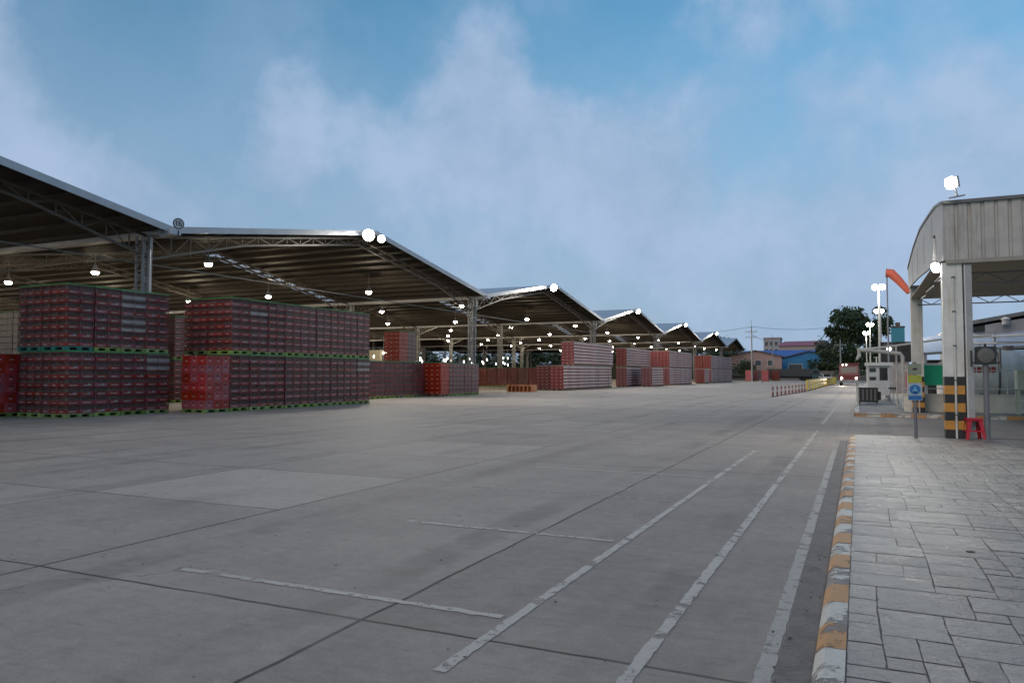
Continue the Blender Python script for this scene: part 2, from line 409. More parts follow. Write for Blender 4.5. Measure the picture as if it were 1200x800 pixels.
cell = .17; x0, y0 = -.078, 1.0; nx, ny = 72, int((PAV_Y1 - y0) / cell)
occ = [[False] * nx for _ in range(ny)]
pm = MB(); tones = []
pm.box(-.08, x0 + nx * cell, y0, PAV_Y1, -.05, .0935, GR)
sizes = [(3, 2), (3, 2), (4, 2), (2, 2), (3, 1), (2, 1), (3, 3), (2, 2), (1, 1), (1, 2), (2, 1), (2, 3)]
rects = []
for j in range(ny):
    for i in range(nx):
        if occ[j][i]: continue
        pick = random.sample(sizes, 5)
        for (a, b) in pick + [(2, 1), (1, 2), (1, 1)]:
            if i + a <= nx and j + b <= ny and all(not occ[j + q][i + p] for q in range(b) for p in range(a)):
                for q in range(b):
                    for p in range(a): occ[j + q][i + p] = True
                rects.append((i, j, a, b)); break
def warp(x, y):
    return (x + .012 * math.sin(y * 2.1 + x), y + .02 * math.sin(x * 1.7) + .008 * math.sin(x * 4.3 + y * 3) - .05 * (x + .08))
nb = len(pm.f)
tl = [.5] * nb
GRV = .004; GRY = .007
for (i, j, a, b) in rects:
    X0, X1, Y0, Y1 = x0 + i * cell + GRV, x0 + (i + a) * cell - GRV, y0 + j * cell + GRY, y0 + (j + b) * cell - GRY
    if i == 0: X0 = x0 + .004
    sx, sy = max(2, a * 2), max(2, b * 2)
    zt = .1 + random.uniform(-.0012, .0012); bt = random.random()
    vs = []; fs = []
    for q in range(sy + 1):
        for p in range(sx + 1):
            x = X0 + (X1 - X0) * p / sx; y = Y0 + (Y1 - Y0) * q / sy
            wx, wy = warp(x, y)
            if i == 0 and p == 0: wx = x
            edge = p in (0, sx) or q in (0, sy)
            if edge: wx += random.uniform(-.003, .003); wy += random.uniform(-.003, .003)
            wy = min(wy, PAV_Y1 - .002)
            wx = max(wx, x0 + .003)
            vs.append((wx, wy, zt - (.003 if edge else 0)))
    for q in range(sy):
        for p in range(sx):
            o_ = q * (sx + 1) + p; fs.append((o_, o_ + 1, o_ + sx + 2, o_ + sx + 1))
    pm.add(vs, fs, PM); tl += [bt] * len(fs)
po = pm.build('pavement'); struct(po)
at = po.data.attributes.new('tone', 'FLOAT', 'FACE'); at.data.foreach_set('value', tl[:len(po.data.polygons)])
mb = MB(); mb.box(-.1, .1, 3.66, 3.74, .0, .106, KC); mb.box(-.102, .102, 3.658, 3.742, .02, .1085, KW); struct(mb.build('kerb'))
# two small iron caps set in the paving
IRON = M('cast_iron', (.03, .028, .026), .6, var=.3)
for k, (x, y, lb) in enumerate(((.78, 6.95, 'small black iron cap set in the paving, nearer the kerb'), (1.5, 6.9, 'small black iron cap set in the paving, further from the kerb'))):
    c_ = MB(); c_.tube([(0, 0, -.01), (0, 0, .006)], .032, IRON, 16)
    c_.tube([(0, 0, .0055), (0, 0, .009)], .012, IRON, 10)
    o = c_.build('drain_cap'); o.location = (x, y, .1); tag(o, lb, 'drain cap', 'caps in the paving')

# ------------------------------------------------------------------ crates, pallets
RED = M('crate_red', (.26, .016, .016), .5, var=.45, scale=5, rnd=.6)
RED2 = M('crate_red_plain', (.42, .018, .018), .45, var=.25, scale=6, rnd=.35)
GREY = M('crate_grey', (.33, .27, .25), .5, var=.25, scale=7, rnd=.2)
BOT = M('bottle_glass', (.3, .215, .175), .25, var=.5, scale=14, rnd=.5)
BOTD = M('bottle_rows', (.16, .105, .085), .4, var=.7, scale=22)
BOTM = M('bottle_rows_dark', (.1, .06, .055), .4, var=.6, scale=22)
CAPM = M('bottle_cap', (.34, .33, .33), .35, var=.4, scale=30)
SWL = M('sticker_white', (.75, .7, .68), .5, var=.1)
LBL = M('crate_print', (.5, .4, .38), .6, var=.25, scale=40, rnd=.5)
PG = M('pallet_green', (.26, .36, .07), .6, var=.35, scale=4, rnd=.5)
PT = M('pallet_teal', (.02, .2, .15), .6, var=.35, scale=4)
TOPG = M('lid_green', (.06, .3, .08), .6, var=.4, scale=4, rnd=.4)
BARM = M('crate_bar_grey', (.16, .07, .065), .5, var=.3)
DARK = M('opening_shade', (.015, .013, .012), .9)  # shade inside holes and pallet openings, put in as colour
CX, CY, CZ = .425, .515, .3
def crate_geo(mb, T, red, det=True):
    hx, hy = CX / 2 - .004, CY / 2 - .004
    z1 = .135; z2 = .268; z3 = .288
    mb.box(-hx, hx, -hy, hy, .008, z1, red, T)                       # printed lower band
    mb.box(-hx + .012, hx - .012, -hy + .012, hy - .012, 0, .009, red, T)
    for (a0, a1, b0, b1) in ((-hx, hx, -hy, -hy + .014), (-hx, hx, hy - .014, hy), (-hx, -hx + .014, -hy + .0142, hy - .0142), (hx - .014, hx, -hy + .0142, hy - .0142)):
        mb.box(a0, a1, b0, b1, z2, z3, red, T)                       # rim
    for sx in (-1, 1):
        for sy in (-1, 1):
            mb.box(min(sx * hx, sx * (hx - .02)), max(sx * hx, sx * (hx - .02)), min(sy * hy, sy * (hy - .02)), max(sy * hy, sy * (hy - .02)), z1, z2, BARM, T)
    if det:
        for k in range(-2, 3):
            y = k * .073
            for sx in (-1, 1):
                mb.box(min(sx * hx, sx * (hx - .01)), max(sx * hx, sx * (hx - .01)), y - .006, y + .006, z1, z2, BARM, T)
        for k in range(-1, 2):
            x = k * .088
            for sy in (-1, 1):
                mb.box(x - .006, x + .006, min(sy * hy, sy * (hy - .01)), max(sy * hy, sy * (hy - .01)), z1, z2, BARM, T)
        # handle slot frames on the band
        for sy in (-1, 1):
            mb.box(-.05, .05, min(sy * hy, sy * (hy + .004)), max(sy * hy, sy * (hy + .004)), .095, .118, red, T)
def bottles_geo(mb, T, simple=False):
    hx, hy = CX / 2 - .03, CY / 2 - .03
    if simple:
        mb.box(-hx, hx, -hy, hy, .136, .266, BOTD, T); return
    r = .031
    for i in range(4):
        for j in range(6):
            if 0 < i < 3 and 0 < j < 5: continue
            x = -hx + r + i * (2 * hx - 2 * r) / 3; y = -hy + r + j * (2 * hy - 2 * r) / 5
            vs = []; n = 6
            prof = ((.131, r), (.2, r), (.235, .013), (.268, .012))
            for (z, q) in prof:
                for k in range(n): a = math.pi * 2 * k / n; vs.append((x + math.cos(a) * q, y + math.sin(a) * q, z))
            fs = [(l * n + k, l * n + (k + 1) % n, (l + 1) * n + (k + 1) % n, (l + 1) * n + k) for l in range(len(prof) - 1) for k in range(n)]
            mb.add(vs, fs, BOT, T)
            mb.box(x - .014, x + .014, y - .014, y + .014, .262, .278, CAPM, T)
    mb.box(-hx + .08, hx - .08, -hy + .09, hy - .09, .131, .27, BOT, T)
def label_geo(mb, T, seed=0, faces='xy'):
    rr = random.Random(seed)
    hx, hy = CX / 2 - .004, CY / 2 - .004
    # a flowing word-like mark on each printed band
    for sx in ((-1, 1) if 'x' in faces else ()):
        y = -.14
        while y < .13:
            w = rr.uniform(.015, .035); h = rr.uniform(.014, .034); z0 = .05 + rr.uniform(-.006, .006) + (y + .14) * .03
            x = sx * (hx + .0015)
            mb.box(min(sx * hx, x), max(sx * hx, x), y, y + w, z0, z0 + h, LBL, T); y += w + rr.uniform(.004, .012)
        mb.box(min(sx * hx, sx * (hx + .0012)), max(sx * hx, sx * (hx + .0012)), -.13, .12, .04, .046, LBL, T)
    for sy in (-1, 1):
        x = -.09
        while x < .08:
            w = rr.uniform(.015, .03); h = rr.uniform(.02, .04)
            yy = sy * (hy + .0015)
            mb.box(x, x + w, min(sy * hy, yy), max(sy * hy, yy), .045, .045 + h, LBL, T); x += w + rr.uniform(.004, .012)
# prototypes
def crate_proto(red, seed, sticker=False):
    I = Matrix.Identity(4)
    a = MB(); crate_geo(a, I, red); r = a.build('bottle_crate')
    b = MB(); bottles_geo(b, I); b.build('bottles', r)
    c = MB(); label_geo(c, I, seed)
    if sticker:
        hx = CX / 2 - .006
        c.box(hx, hx + .002, -.02 + seed * .01, .09 + seed * .01, .04, .12, SWL, I)
    c.build('lettering', r)
    return r
protos = {'red': [crate_proto(RED, 1), crate_proto(RED, 2), crate_proto(RED, 3, True), crate_proto(RED, 4)], 'grey': [crate_proto(GREY, 5)]}
proto_used = set()
def place(proto, loc):
    if id(proto) not in proto_used:
        proto_used.add(id(proto)); proto.location = loc; return proto
    c = copy_tree(proto); c.location = loc; return c
def closed_crate_proto():
    mb = MB(); h = .198
    mb.box(-h, h, -h, h, .004, .338, RED2)
    for s_ in (-1, 1):
        for z0, z1 in ((.02, .05), (.29, .325)):
            mb.box(-h, h, min(s_ * h, s_ * (h + .006)), max(s_ * h, s_ * (h + .006)), z0, z1, RED2)
            mb.box(min(s_ * h, s_ * (h + .006)), max(s_ * h, s_ * (h + .006)), -h, h, z0, z1, RED2)
        for t in (-.19, 0, .18):
            mb.box(t - .01, t + .01, min(s_ * h, s_ * (h + .006)), max(s_ * h, s_ * (h + .006)), .052, .288, RED2)
            mb.box(min(s_ * h, s_ * (h + .006)), max(s_ * h, s_ * (h + .006)), t - .01, t + .01, .052, .288, RED2)
        # hand holes, their inner shade painted as dark plates
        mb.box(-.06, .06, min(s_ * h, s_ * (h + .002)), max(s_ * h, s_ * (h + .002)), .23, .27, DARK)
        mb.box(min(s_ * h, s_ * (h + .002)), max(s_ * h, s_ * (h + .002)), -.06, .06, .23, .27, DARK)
    lb = mb
    for s_ in (-1, 1):
        lb.box(-.05, .06, min(s_ * h, s_ * (h + .003)), max(s_ * h, s_ * (h + .003)), .12, .165, LBL)
        lb.box(min(s_ * h, s_ * (h + .003)), max(s_ * h, s_ * (h + .003)), -.05, .06, .12, .165, LBL)
    return mb.build('closed_crate')
CC = closed_crate_proto()
PX, PY, PH = 1.3, 1.05, .15
def pallet_geo(mb, mat, px=PX, py=PY):
    hx, hy = px / 2 - .012, py / 2 - .012
    mb.box(-hx, hx, -hy, hy, .115, .146, mat)
    mb.box(-hx, hx, -hy, hy, .0, .022, mat)
    for fx in (-1, 0, 1):
        for fy in (-1, 0, 1):
            w = .11
            x, y = fx * (hx - w / 1.6), fy * (hy - w / 1.6)
            x0_, x1_ = max(x - w, -hx), min(x + w, hx); y0_, y1_ = max(y - w * .8, -hy), min(y + w * .8, hy)
            mb.box(x0_, x1_, y0_, y1_, .0225, .1145, mat)
    mb.box(-hx + .12, hx - .12, -hy + .12, hy - .12, .03, .11, DARK)  # dark core painted in for the shade of the fork openings
def pallet_proto(mat):
    mb = MB(); pallet_geo(mb, mat); return mb.build('pallet')
PP = {'g': pallet_proto(PG), 't': pallet_proto(PT)}
def lid_proto():
    mb = MB(); hx, hy = PX / 2 - .01, PY / 2 - .008
    mb.box(-hx, hx, -hy, hy, .0, .022, TOPG)
    for (a0, a1, b0, b1) in ((-hx, hx, -hy, -hy + .03), (-hx, hx, hy - .03, hy), (-hx, -hx + .03, -hy + .0302, hy - .0302), (hx - .03, hx, -hy + .0302, hy - .0302)):
        mb.box(a0, a1, b0, b1, .0222, .045, TOPG)
    return mb.build('crate_lid')
LID = lid_proto()
TIER = .15 + 7 * CZ + .048     # 2.298
crate_jobs = []; fillers = []
def load(xf, y0, z, nl, front, end, where, tier, jp, row=0, grey=(), pal='g', lid=True, vis=True, closed=False, name='', back=False):
    """one pallet of 3 x 2 crates per layer; xf = x of road face, y0 = near edge"""
    cx_, cy_ = xf - PX / 2, y0 + PY / 2
    jx_, jy_ = random.uniform(-.012, .012), random.uniform(-.008, .008)
    if vis:
        p = place(PP[pal], (cx_ + jx_, cy_ + jy_, z)); tag(p, ('teal' if pal == 't' else 'green') + ' pallet under %s load from the corner, %s' % (ORD[jp], name), 'pallet', 'plastic pallets under the crates')
        if lid:
            q = place(LID, (cx_ + jx_, cy_ + jy_, z + .15 + nl * CZ)); tag(q, 'green lid tray on %s load from the corner, %s' % (ORD[jp], name), 'lid tray', 'green trays topping the loads')
    else:
        fillers.append((cx_ - PX / 2 + .02, cx_ + PX / 2 - .02, cy_ - PY / 2 + .02, cy_ + PY / 2 - .02, z + .01, z + .14, PG))
    for l in range(nl):
        for a in range(3):
            for b in range(2):
                x = xf - CX / 2 - a * CX - .01 + jx_ + random.uniform(-.008, .008); y = y0 + CY / 2 + b * CY + .01 + jy_ + random.uniform(-.006, .006)
                zz = z + .149 + l * CZ
                isf = front and a == 0; ise = end and b == 0
                g_ = (l in grey)
                if isf or ise:
                    crate_jobs.append(dict(loc=(x, y, zz), g=g_, face='road side' if isf else 'end', idx=(jp * 2 + b) if isf else (row * 3 + a), l=l, name=name))
                else:
                    fillers.append((x - CX / 2 + .008, x + CX / 2 - .008, y - CY / 2 + .008, y + CY / 2 - .008, zz + .005, zz + CZ - .01, RED))
def run(xf, y0, n, z, nl, name, deep=2, grey={}, pals=None, endface=True, lid=True):
    for k in range(n):
        for r_ in range(deep):
            vis = (r_ == 0) or (k == 0 and endface)
            if r_ > 0 and not vis: 
                cx0 = xf - PX * (r_ + 1); fillers.append((cx0 + .03, cx0 + PX - .03, y0 + k * PY + .02, y0 + (k + 1) * PY - .02, z + .01, z + .15 + nl * CZ, RED)); continue
            nm = name if r_ == 0 else name + ' back row'
            load(xf - PX * r_, y0 + k * PY, z, nl, r_ == 0, k == 0 and endface, '', '', k, r_, grey.get((k, r_), ()), (pals or {}).get((k, r_), 'g'), lid, vis, name=nm)
run(-24.3, 16.78, 4, 0, 7, 'short stack lower tier', grey={(3, 0): (5, 6)})
run(-24.35, 16.75, 4, TIER, 7, 'short stack upper tier', grey={(2, 0): (2, 3, 5, 6)}, pals={(0, 0): 't', (0, 1): 't'})
run(-22.75, 22.55, 9, 0, 7, 'long stack lower tier', grey={(8, 0): (5, 6)}, endface=False)
run(-22.8, 22.6, 9, TIER, 7, 'long stack upper tier', grey={(1, 0): (5,)})
run(-26.2, 33.2, 9, 0, 7, 'low row behind long stack', endface=True, grey={(1, 0): (4, 5)})
# nearest 300 crates are individuals, the rest of that kind one mass
camp = Vector((0, 0, 1.5))
crate_jobs.sort(key=lambda j: (Vector(j['loc']) - camp).length)
rest = MB()
for i, j in enumerate(crate_jobs):
    if i < 300:
        pr = protos['grey'][0] if j['g'] else random.choice(protos['red'])
        o = place(pr, j['loc']); o.name = 'bottle_crate'
        nm = j['name'].replace(' back row', '')
        back = False
        if j['face'] == 'end':
            lb = '%s bottle crate %s from the corner, end face, %s layer up, %s' % ('grey' if j['g'] else 'red', ORD[j['idx']], ORD[j['l']], nm)
        else:
            lb = '%s bottle crate %s from the corner, road face, %s layer up, %s' % ('grey' if j['g'] else 'red', ORD[j['idx']], ORD[j['l']], nm)
        tag(o, lb, 'bottle crate', 'bottle crates stacked on pallets')
    else:
        T = Matrix.Translation(j['loc']); rest.tone = random.random(); far = j['loc'][1] > 33
        crate_geo(rest, T, GREY if j['g'] else RED, det=True); bottles_geo(rest, T, simple=True)
        if not far: label_geo(rest, T, 1 + i % 4, 'x')
        else:
            rest.box(CX / 2 - .006, CX / 2 - .004, -.12, .1, .05, .09, LBL, T)
for (a, b, c, d, e, f, mt) in fillers: rest.box(a, b, c, d, e, f, mt)
ro = rest.build('bottle_crates'); tag(ro, 'red bottle crates making up the rest of the near stacks', 'bottle crates', kind='stuff')

# closed bright red crates: one pallet at the near end of the long stack, one left of the short stack
def closed_load(xf, y0, z, name, nl=6, px=1.26, py=1.22):
    mb = MB(); pallet_geo(mb, PG, px, py); p = mb.build('pallet'); p.location = (xf - px / 2, y0 + py / 2, z)
    tag(p, 'green plastic pallet under the closed red crates, %s' % name, 'pallet', 'plastic pallets under the crates')
    for l in range(nl):
        for a in range(3):
            for b in range(3):
                if a > 0 and b > 0: continue
                o = place(CC, (xf - .21 - a * .415, y0 + .21 + b * .405, z + .148 + l * .342)); o.name = 'closed_crate'
                pos = 'corner column' if a == 0 and b == 0 else ('%s column from corner on end face' % ORD[a] if b == 0 else '%s column from corner on road face' % ORD[b])
                tag(o, 'closed red crate, %s, %s layer up, %s' % (pos, ORD[l], name), 'crate', 'closed red crates on pallets')
    f = MB(); f.box(-.4, .4, -.4, .4, 0, nl * .342 - .02, RED2); fo = f.build('closed_crate'); fo.location = (xf - .42 - .44, y0 + .42 + .42, z + .15)
    tag(fo, 'closed red crates filling the inside of the load, %s' % name, 'crates', kind='stuff')
closed_load(-22.65, 21.2, 0, 'beside long stack')
closed_load(-27.0, 16.0, 0, 'beside short stack')
closed_load(-28.35, 16.05, 0, 'at frame edge')

# ---- further loads: each pallet with its wrapped crates is one thing
PINK = M('crate_pink_side', (.8, .6, .53), .5, var=.25, scale=6, rnd=.25)  # pale pink bands, set on the road side of the loads only
PINKD = M('crate_wall_red', (.24, .03, .03), .55, var=.3, scale=6, rnd=.5)
WTOP = M('white_slip_sheet', (.6, .56, .52), .6, var=.2)
WOOD = M('pallet_wood', (.3, .2, .11), .75, var=.35, scale=5)
def load_proto(front, end, palm, topm, px=1.3, py=1.1, nl=7, rows=False):
    r = empty('pallet_load', (0, 0, 0))
    mb = MB(); pallet_geo(mb, palm, px, py); mb.build('pallet', r)
    c = MB()
    for l in range(nl):
        z = .15 + l * .298
        for a in range(3):
            for b in range(2):
                x1 = px / 2 - a * px / 3; x0_ = x1 - px / 3 + .01; y0_ = -py / 2 + b * py / 2; y1_ = y0_ + py / 2 - .01
                x1 += random.uniform(-.01, .01)
                c.box(x0_, x1 - .004, y0_, y1_, z, z + .275, end)
                if rows:
                    if a == 0:
                        c.box(x1 - .0035, x1, y0_ + .02, y1_ - .02, z + .16, z + .255, BOTM); c.box(x1 - .0035, x1 + .001, y0_ + .1, y0_ + .38, z + .05, z + .085, LBL)
                    if b == 0: c.box(x0_ + .02, x1 - .02, y0_ - .003, y0_ - .0002, z + .16, z + .255, BOTM)
                elif a == 0:
                    c.box(x1 - .0035, x1, y0_, y1_, z + .1, z + .255, front)
                    for k in range(3): c.box(x1 + .0002, x1 + .004, y0_ + .08 + k * .14, y0_ + .14 + k * .14, z + .14, z + .2, end)
                if b == 0 and not rows:
                    c.box(x0_ + .1, x0_ + .25, y0_ - .004, y0_ - .0002, z + .08, z + .13, LBL)
    c.build('crates', r)
    t = MB(); t.box(-px / 2, px / 2 - .002, -py / 2, py / 2 - .004, .15 + nl * .298, .15 + nl * .298 + .035, topm); t.build('slip_sheet', r)
    return r
LPk = load_proto(PINK, PINKD, WOOD, WTOP); LRd = load_proto(RED, M('crate_maroon', (.2, .014, .018), .5, var=.4, scale=5, rnd=.5), PG, TOPG, rows=True); LBr = load_proto(RED2, RED2, WOOD, TOPG); LGy = load_proto(GREY, GREY, PG, TOPG)
LH = .15 + 7 * .298 + .038
pused = set()
def put_load(proto, x, y, z, label, group):
    if id(proto) not in pused: pused.add(id(proto)); o = proto
    else: o = copy_tree(proto)
    o.location = (x, y, z); tag(o, label, 'pallet load', group); return o
def stack(xf, y0, n, tiers, name, proto, colname, deep=1, protoend=None, py=1.1, rows_visible=True):
    for t in range(tiers):
        for r_ in range(deep):
            for k in range(n):
                if r_ > 0 and k > 0: continue
                pr = protoend if (protoend and k == 0) else proto
                lb = '%s load %s along, %s%s, %s' % (colname, ORD[k], ('upper' if t else 'ground'), ' back row' if r_ else ' tier', name)
                put_load(pr, xf - .65 - 1.34 * r_ + random.uniform(-.02, .02), y0 + .55 + k * 1.12, t * LH, lb, name)
stack(-24.1, 63.4, 13, 1, 'pink stack by second gable', LPk, 'pink and red', deep=2)
for k in range(11): put_load(LPk, -24.8, 66.9 + k * 1.12, LH, 'pink and red pallet load %s along, upper tier, pink stack by second gable' % ORD[k], 'pink stack by second gable')
stack(-24.5, 85.2, 10, 2, 'pink stack after the gap', LPk, 'pink and red', deep=1)
stack(-21.9, 86.8, 5, 1, 'small low stack on yard side', LPk, 'pink and red')
stack(-22.3, 97.5, 13, 2, 'long pink stack further on', LPk, 'pink and red', deep=2)
stack(-21.6, 118, 4, 1, 'low stack before the last one', LPk, 'pink and red')
stack(-21.8, 125, 20, 2, 'last pink stack up the yard', LPk, 'pink and red', deep=2)
stack(-25.2, 43.4, 5, 1, 'low row at second column', LRd, 'dark red', deep=2, protoend=LBr)
stack(-29.4, 44.8, 2, 2, 'two tier block behind low row', LRd, 'dark red', protoend=LBr)
stack(-28.9, 36, 4, 2, 'two tier block behind long stack', LRd, 'dull red')
for k in range(6): 
    for t in range(2): put_load(LGy, -36.6 - 1.34 * k, 23.5, t * LH, 'grey violet pallet load %s from the column, %s' % (ORD[k], 'upper tier' if t else 'ground tier'), 'grey loads inside the shed')
for k in range(14): put_load(LRd, -32 - 1.36 * k, 82, 0, 'dark red pallet load %s in the cross row inside the shed' % ORD[k], 'cross row inside the shed')
for k in range(5): put_load(LRd, -19.0 + 1.5 * (k % 3) + .2 * k, 160 + 3.5 * k, 0, 'red pallet load %s in the loose group past the sheds' % ORD[k], 'loose loads past the sheds')
for k in range(2): put_load(LBr, -20.0 + 3.1 * k, 158, LH if k == 5 else 0, 'bright red pallet load %s before the pink house' % ORD[k], 'bright loads past the sheds')
for t in range(2): put_load(LRd, -33.2, 28.9, t * LH, 'red load seen through the gap between short and long stacks, ' + ('upper' if t else 'lower'), 'loads behind the gap')
# orange slatted barrier
ORN = M('orange_plastic', (.6, .2, .06), .5, var=.2)
mb = MB(); mb.box(-1.15, 1.15, -.5, .5, .5, .58, ORN); mb.box(-1.15, 1.15, -.5, .5, 0, .06, ORN)
for k in range(7): mb.box(-1.15 + k * .36, -1.15 + k * .36 + .14, -.5, .5, .0602, .4998, ORN)
o = mb.build('slotted_block'); o.location = (-25.6, 57.6, 0); tag(o, 'low orange slotted block on the lit floor at the gap', 'block')

# ------------------------------------------------------------------ the long shed
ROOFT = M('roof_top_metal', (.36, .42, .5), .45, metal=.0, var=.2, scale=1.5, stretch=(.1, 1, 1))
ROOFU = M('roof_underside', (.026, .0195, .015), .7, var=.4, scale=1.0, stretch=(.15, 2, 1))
STEEL = M('shed_steel', (.075, .066, .058), .5, var=.35, scale=2)
FAS = M('fascia_metal', (.52, .53, .57), .45, var=.2, scale=1.2)
GALV = M('galvanised', (.27, .275, .285), .42, metal=.2, var=.25, scale=2)
TRL, tn, tb = newmat('skylight_sheet')
tb.inputs['Base Color'].default_value = (.6, .63, .66, 1)
tr = N(tn, 'ShaderNodeBsdfTranslucent'); tr.inputs[0].default_value = (.75, .78, .8, 1)
mx = N(tn, 'ShaderNodeMixShader'); mx.inputs[0].default_value = .6; L(tn, tb.outputs[0], mx.inputs[1]); L(tn, tr.outputs[0], mx.inputs[2]); L(tn, mx.outputs[0], tn.nodes['Material Output'].inputs[0])
XE, XB = -26.9, -112.0
YV = [23.2 + 30.3 * k for k in range(-1, 6)]; BAY = 30.3; ZV, ZP = 7.8, 10.25
shed = empty('warehouse_shed', (0, 0, 0)); tag(shed, 'long open fronted warehouse shed with a row of low metal gable roofs', 'warehouse')
SL = (ZP - ZV) / (BAY / 2)
for bi, yv in enumerate(YV):
    yp, ye = yv + BAY / 2, yv + BAY
    rm = MB(); um = MB()
    for (ya, za, yb, zb) in ((yv, ZV, yp, ZP), (yp, ZP, ye, ZV)):
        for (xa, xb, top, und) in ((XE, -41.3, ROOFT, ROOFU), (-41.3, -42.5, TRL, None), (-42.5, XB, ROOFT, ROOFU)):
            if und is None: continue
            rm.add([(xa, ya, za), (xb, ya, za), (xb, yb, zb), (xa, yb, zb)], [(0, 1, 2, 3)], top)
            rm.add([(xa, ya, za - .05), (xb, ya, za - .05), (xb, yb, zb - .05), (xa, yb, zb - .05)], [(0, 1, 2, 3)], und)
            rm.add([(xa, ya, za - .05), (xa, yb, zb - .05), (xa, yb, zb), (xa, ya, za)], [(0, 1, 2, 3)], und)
        # purlins, part of the roof deck
        n = 11
        for i in range(n + 1):
            f = (i + .5) / (n + 1); y = ya + (yb - ya) * f; z = za + (zb - za) * f - .06
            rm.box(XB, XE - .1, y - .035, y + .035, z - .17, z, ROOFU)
        # ribs of the sheeting seen from below
        nr = 40
    for xx in range(int(-XE) + 2, 60, 2):
        pass
    roof = rm.build('roof', shed)
    for (ya, za, yb, zb) in ((yv, ZV, yp, ZP), (yp, ZP, ye, ZV)):
        sm = MB(); sm.add([(-41.3, ya, za - .01), (-42.5, ya, za - .01), (-42.5, yb, zb - .01), (-41.3, yb, zb - .01)], [(0, 1, 2, 3)], TRL); sm.build('skylight', roof)
    # fascia flashing along the gable edge
    for (ya, za, yb, zb) in ((yv, ZV, yp, ZP), (yp, ZP, ye, ZV)):
        fm = MB(); t = XE + .005
        e = .004 if ya == yv else 0
        fm.add([(t, ya, za - .22), (t, yb, zb - .22), (t, yb, zb + .07), (t, ya, za + .07),
                (t + .04, ya, za - .22), (t + .04, yb, zb - .22), (t + .04, yb, zb + .07), (t + .04, ya, za + .07)],
               [(0, 1, 2, 3), (4, 5, 6, 7), (0, 1, 5, 4), (3, 2, 6, 7), (0, 3, 7, 4), (1, 2, 6, 5)], FAS)
        # folded top of the flashing lying on the sheets
        fm.add([(t, ya, za + .071), (t, yb, zb + .071), (t - .35, yb, zb + .03), (t - .35, ya, za + .03)], [(0, 1, 2, 3)], FAS)
        fm.build('fascia', shed)
# trusses (one mesh, copied) and columns
def truss_mesh():
    mb = MB()
    def top(y): return (ZV + SL * y if y < BAY / 2 else ZP - SL * (y - BAY / 2)) - .3
    def bot(y):
        d = min(y, BAY - y)
        dep = .95 - .1 * d if d < 5.5 else .4
        return top(y) - max(dep, .4)
    n = 28; w = .09
    ys = [BAY * i / n for i in range(n + 1)]
    for i in range(n):
        a, b = ys[i], ys[i + 1]
        mb.bar((0, a, top(a)), (0, b, top(b)), w, STEEL); mb.bar((0, a, bot(a)), (0, b, bot(b)), w * 1.1, STEEL)
        mb.bar((0, a, top(a) - .03), (0, a, bot(a) + .03), .045, STEEL)
        if i % 2: mb.bar((0, a, bot(a)), (0, b, top(b)), .045, STEEL)
        else: mb.bar((0, a, top(a)), (0, b, bot(b)), .045, STEEL)
    return mb
tmesh = None
ROWS = [-28.2 - 12 * k for k in range(8)]
for ri, xr in enumerate(ROWS):
    for bi, yv in enumerate(YV):
        if tmesh is None: tob = truss_mesh().build('truss', shed); tmesh = tob.data
        else: tob = bpy.data.objects.new('truss', tmesh); COL.objects.link(tob); tob.parent = shed
        tob.location = (xr, yv, 0)
def column_mesh():
    mb = MB(); w = .2
    for sx in (-1, 1):
        for sy in (-1, 1): mb.bar((sx * w, sy * w, 0), (sx * w, sy * w, ZV - .35), .085, GALV)
    n = 11; h = (ZV - .5) / n
    for i in range(n):
        z0, z1 = i * h, (i + 1) * h
        for s_ in (-1, 1):
            mb.bar((-w, s_ * w, z0 + .02), (w, s_ * w, z1), .035, GALV); mb.bar((-w, s_ * w, z1), (w, s_ * w, z1), .035, GALV)
            mb.bar((s_ * w, -w, z1), (s_ * w, w, z0 + .02), .035, GALV); mb.bar((s_ * w, -w, z1), (s_ * w, w, z1), .035, GALV)
    mb.box(-.3, .3, -.3, .3, 0, .03, GALV)
    return mb
cmesh = None; k_ = 0
for ri, xr in enumerate(ROWS):
    for yi, yv in enumerate(YV + [YV[-1] + BAY]):
        if cmesh is None: cob = column_mesh().build('column', shed); cmesh = cob.data
        else: cob = bpy.data.objects.new('column', cmesh); COL.objects.link(cob); cob.parent = shed
        cob.location = (xr, yv - (.35 if yi == 1 and ri == 0 else 0), 0)
        if ri == 0 and yi > 0:
            hb = MB(); hb.tube([(.62, 0, ZV - .22), (1.1, 0, ZV - .22)], .2, GALV, 12); hb.bar((.4, 0, ZV - .3), (.4, 0, ZV - .9), .14, GALV)
            hb.tube([(.34, 0, ZV - .8), (.3, .0, 2.5), (.3, 0, .2)], .07, GALV, 8)
            h_ = hb.build('downpipe', cob)
# valley gutters
for yv in YV[1:]:
    gm = MB(); gm.box(XB, XE + .25, yv - .25, yv + .25, ZV - .3, ZV - .06, FAS); gm.build('gutter', shed)
# a few cross rails: eaves strut running along the column line
gm = MB()
for yv in YV: gm.bar((-28.2, yv, 6.3), (-28.2, yv + BAY, 6.3), .05, STEEL)
gm.build('eaves_rail', shed)

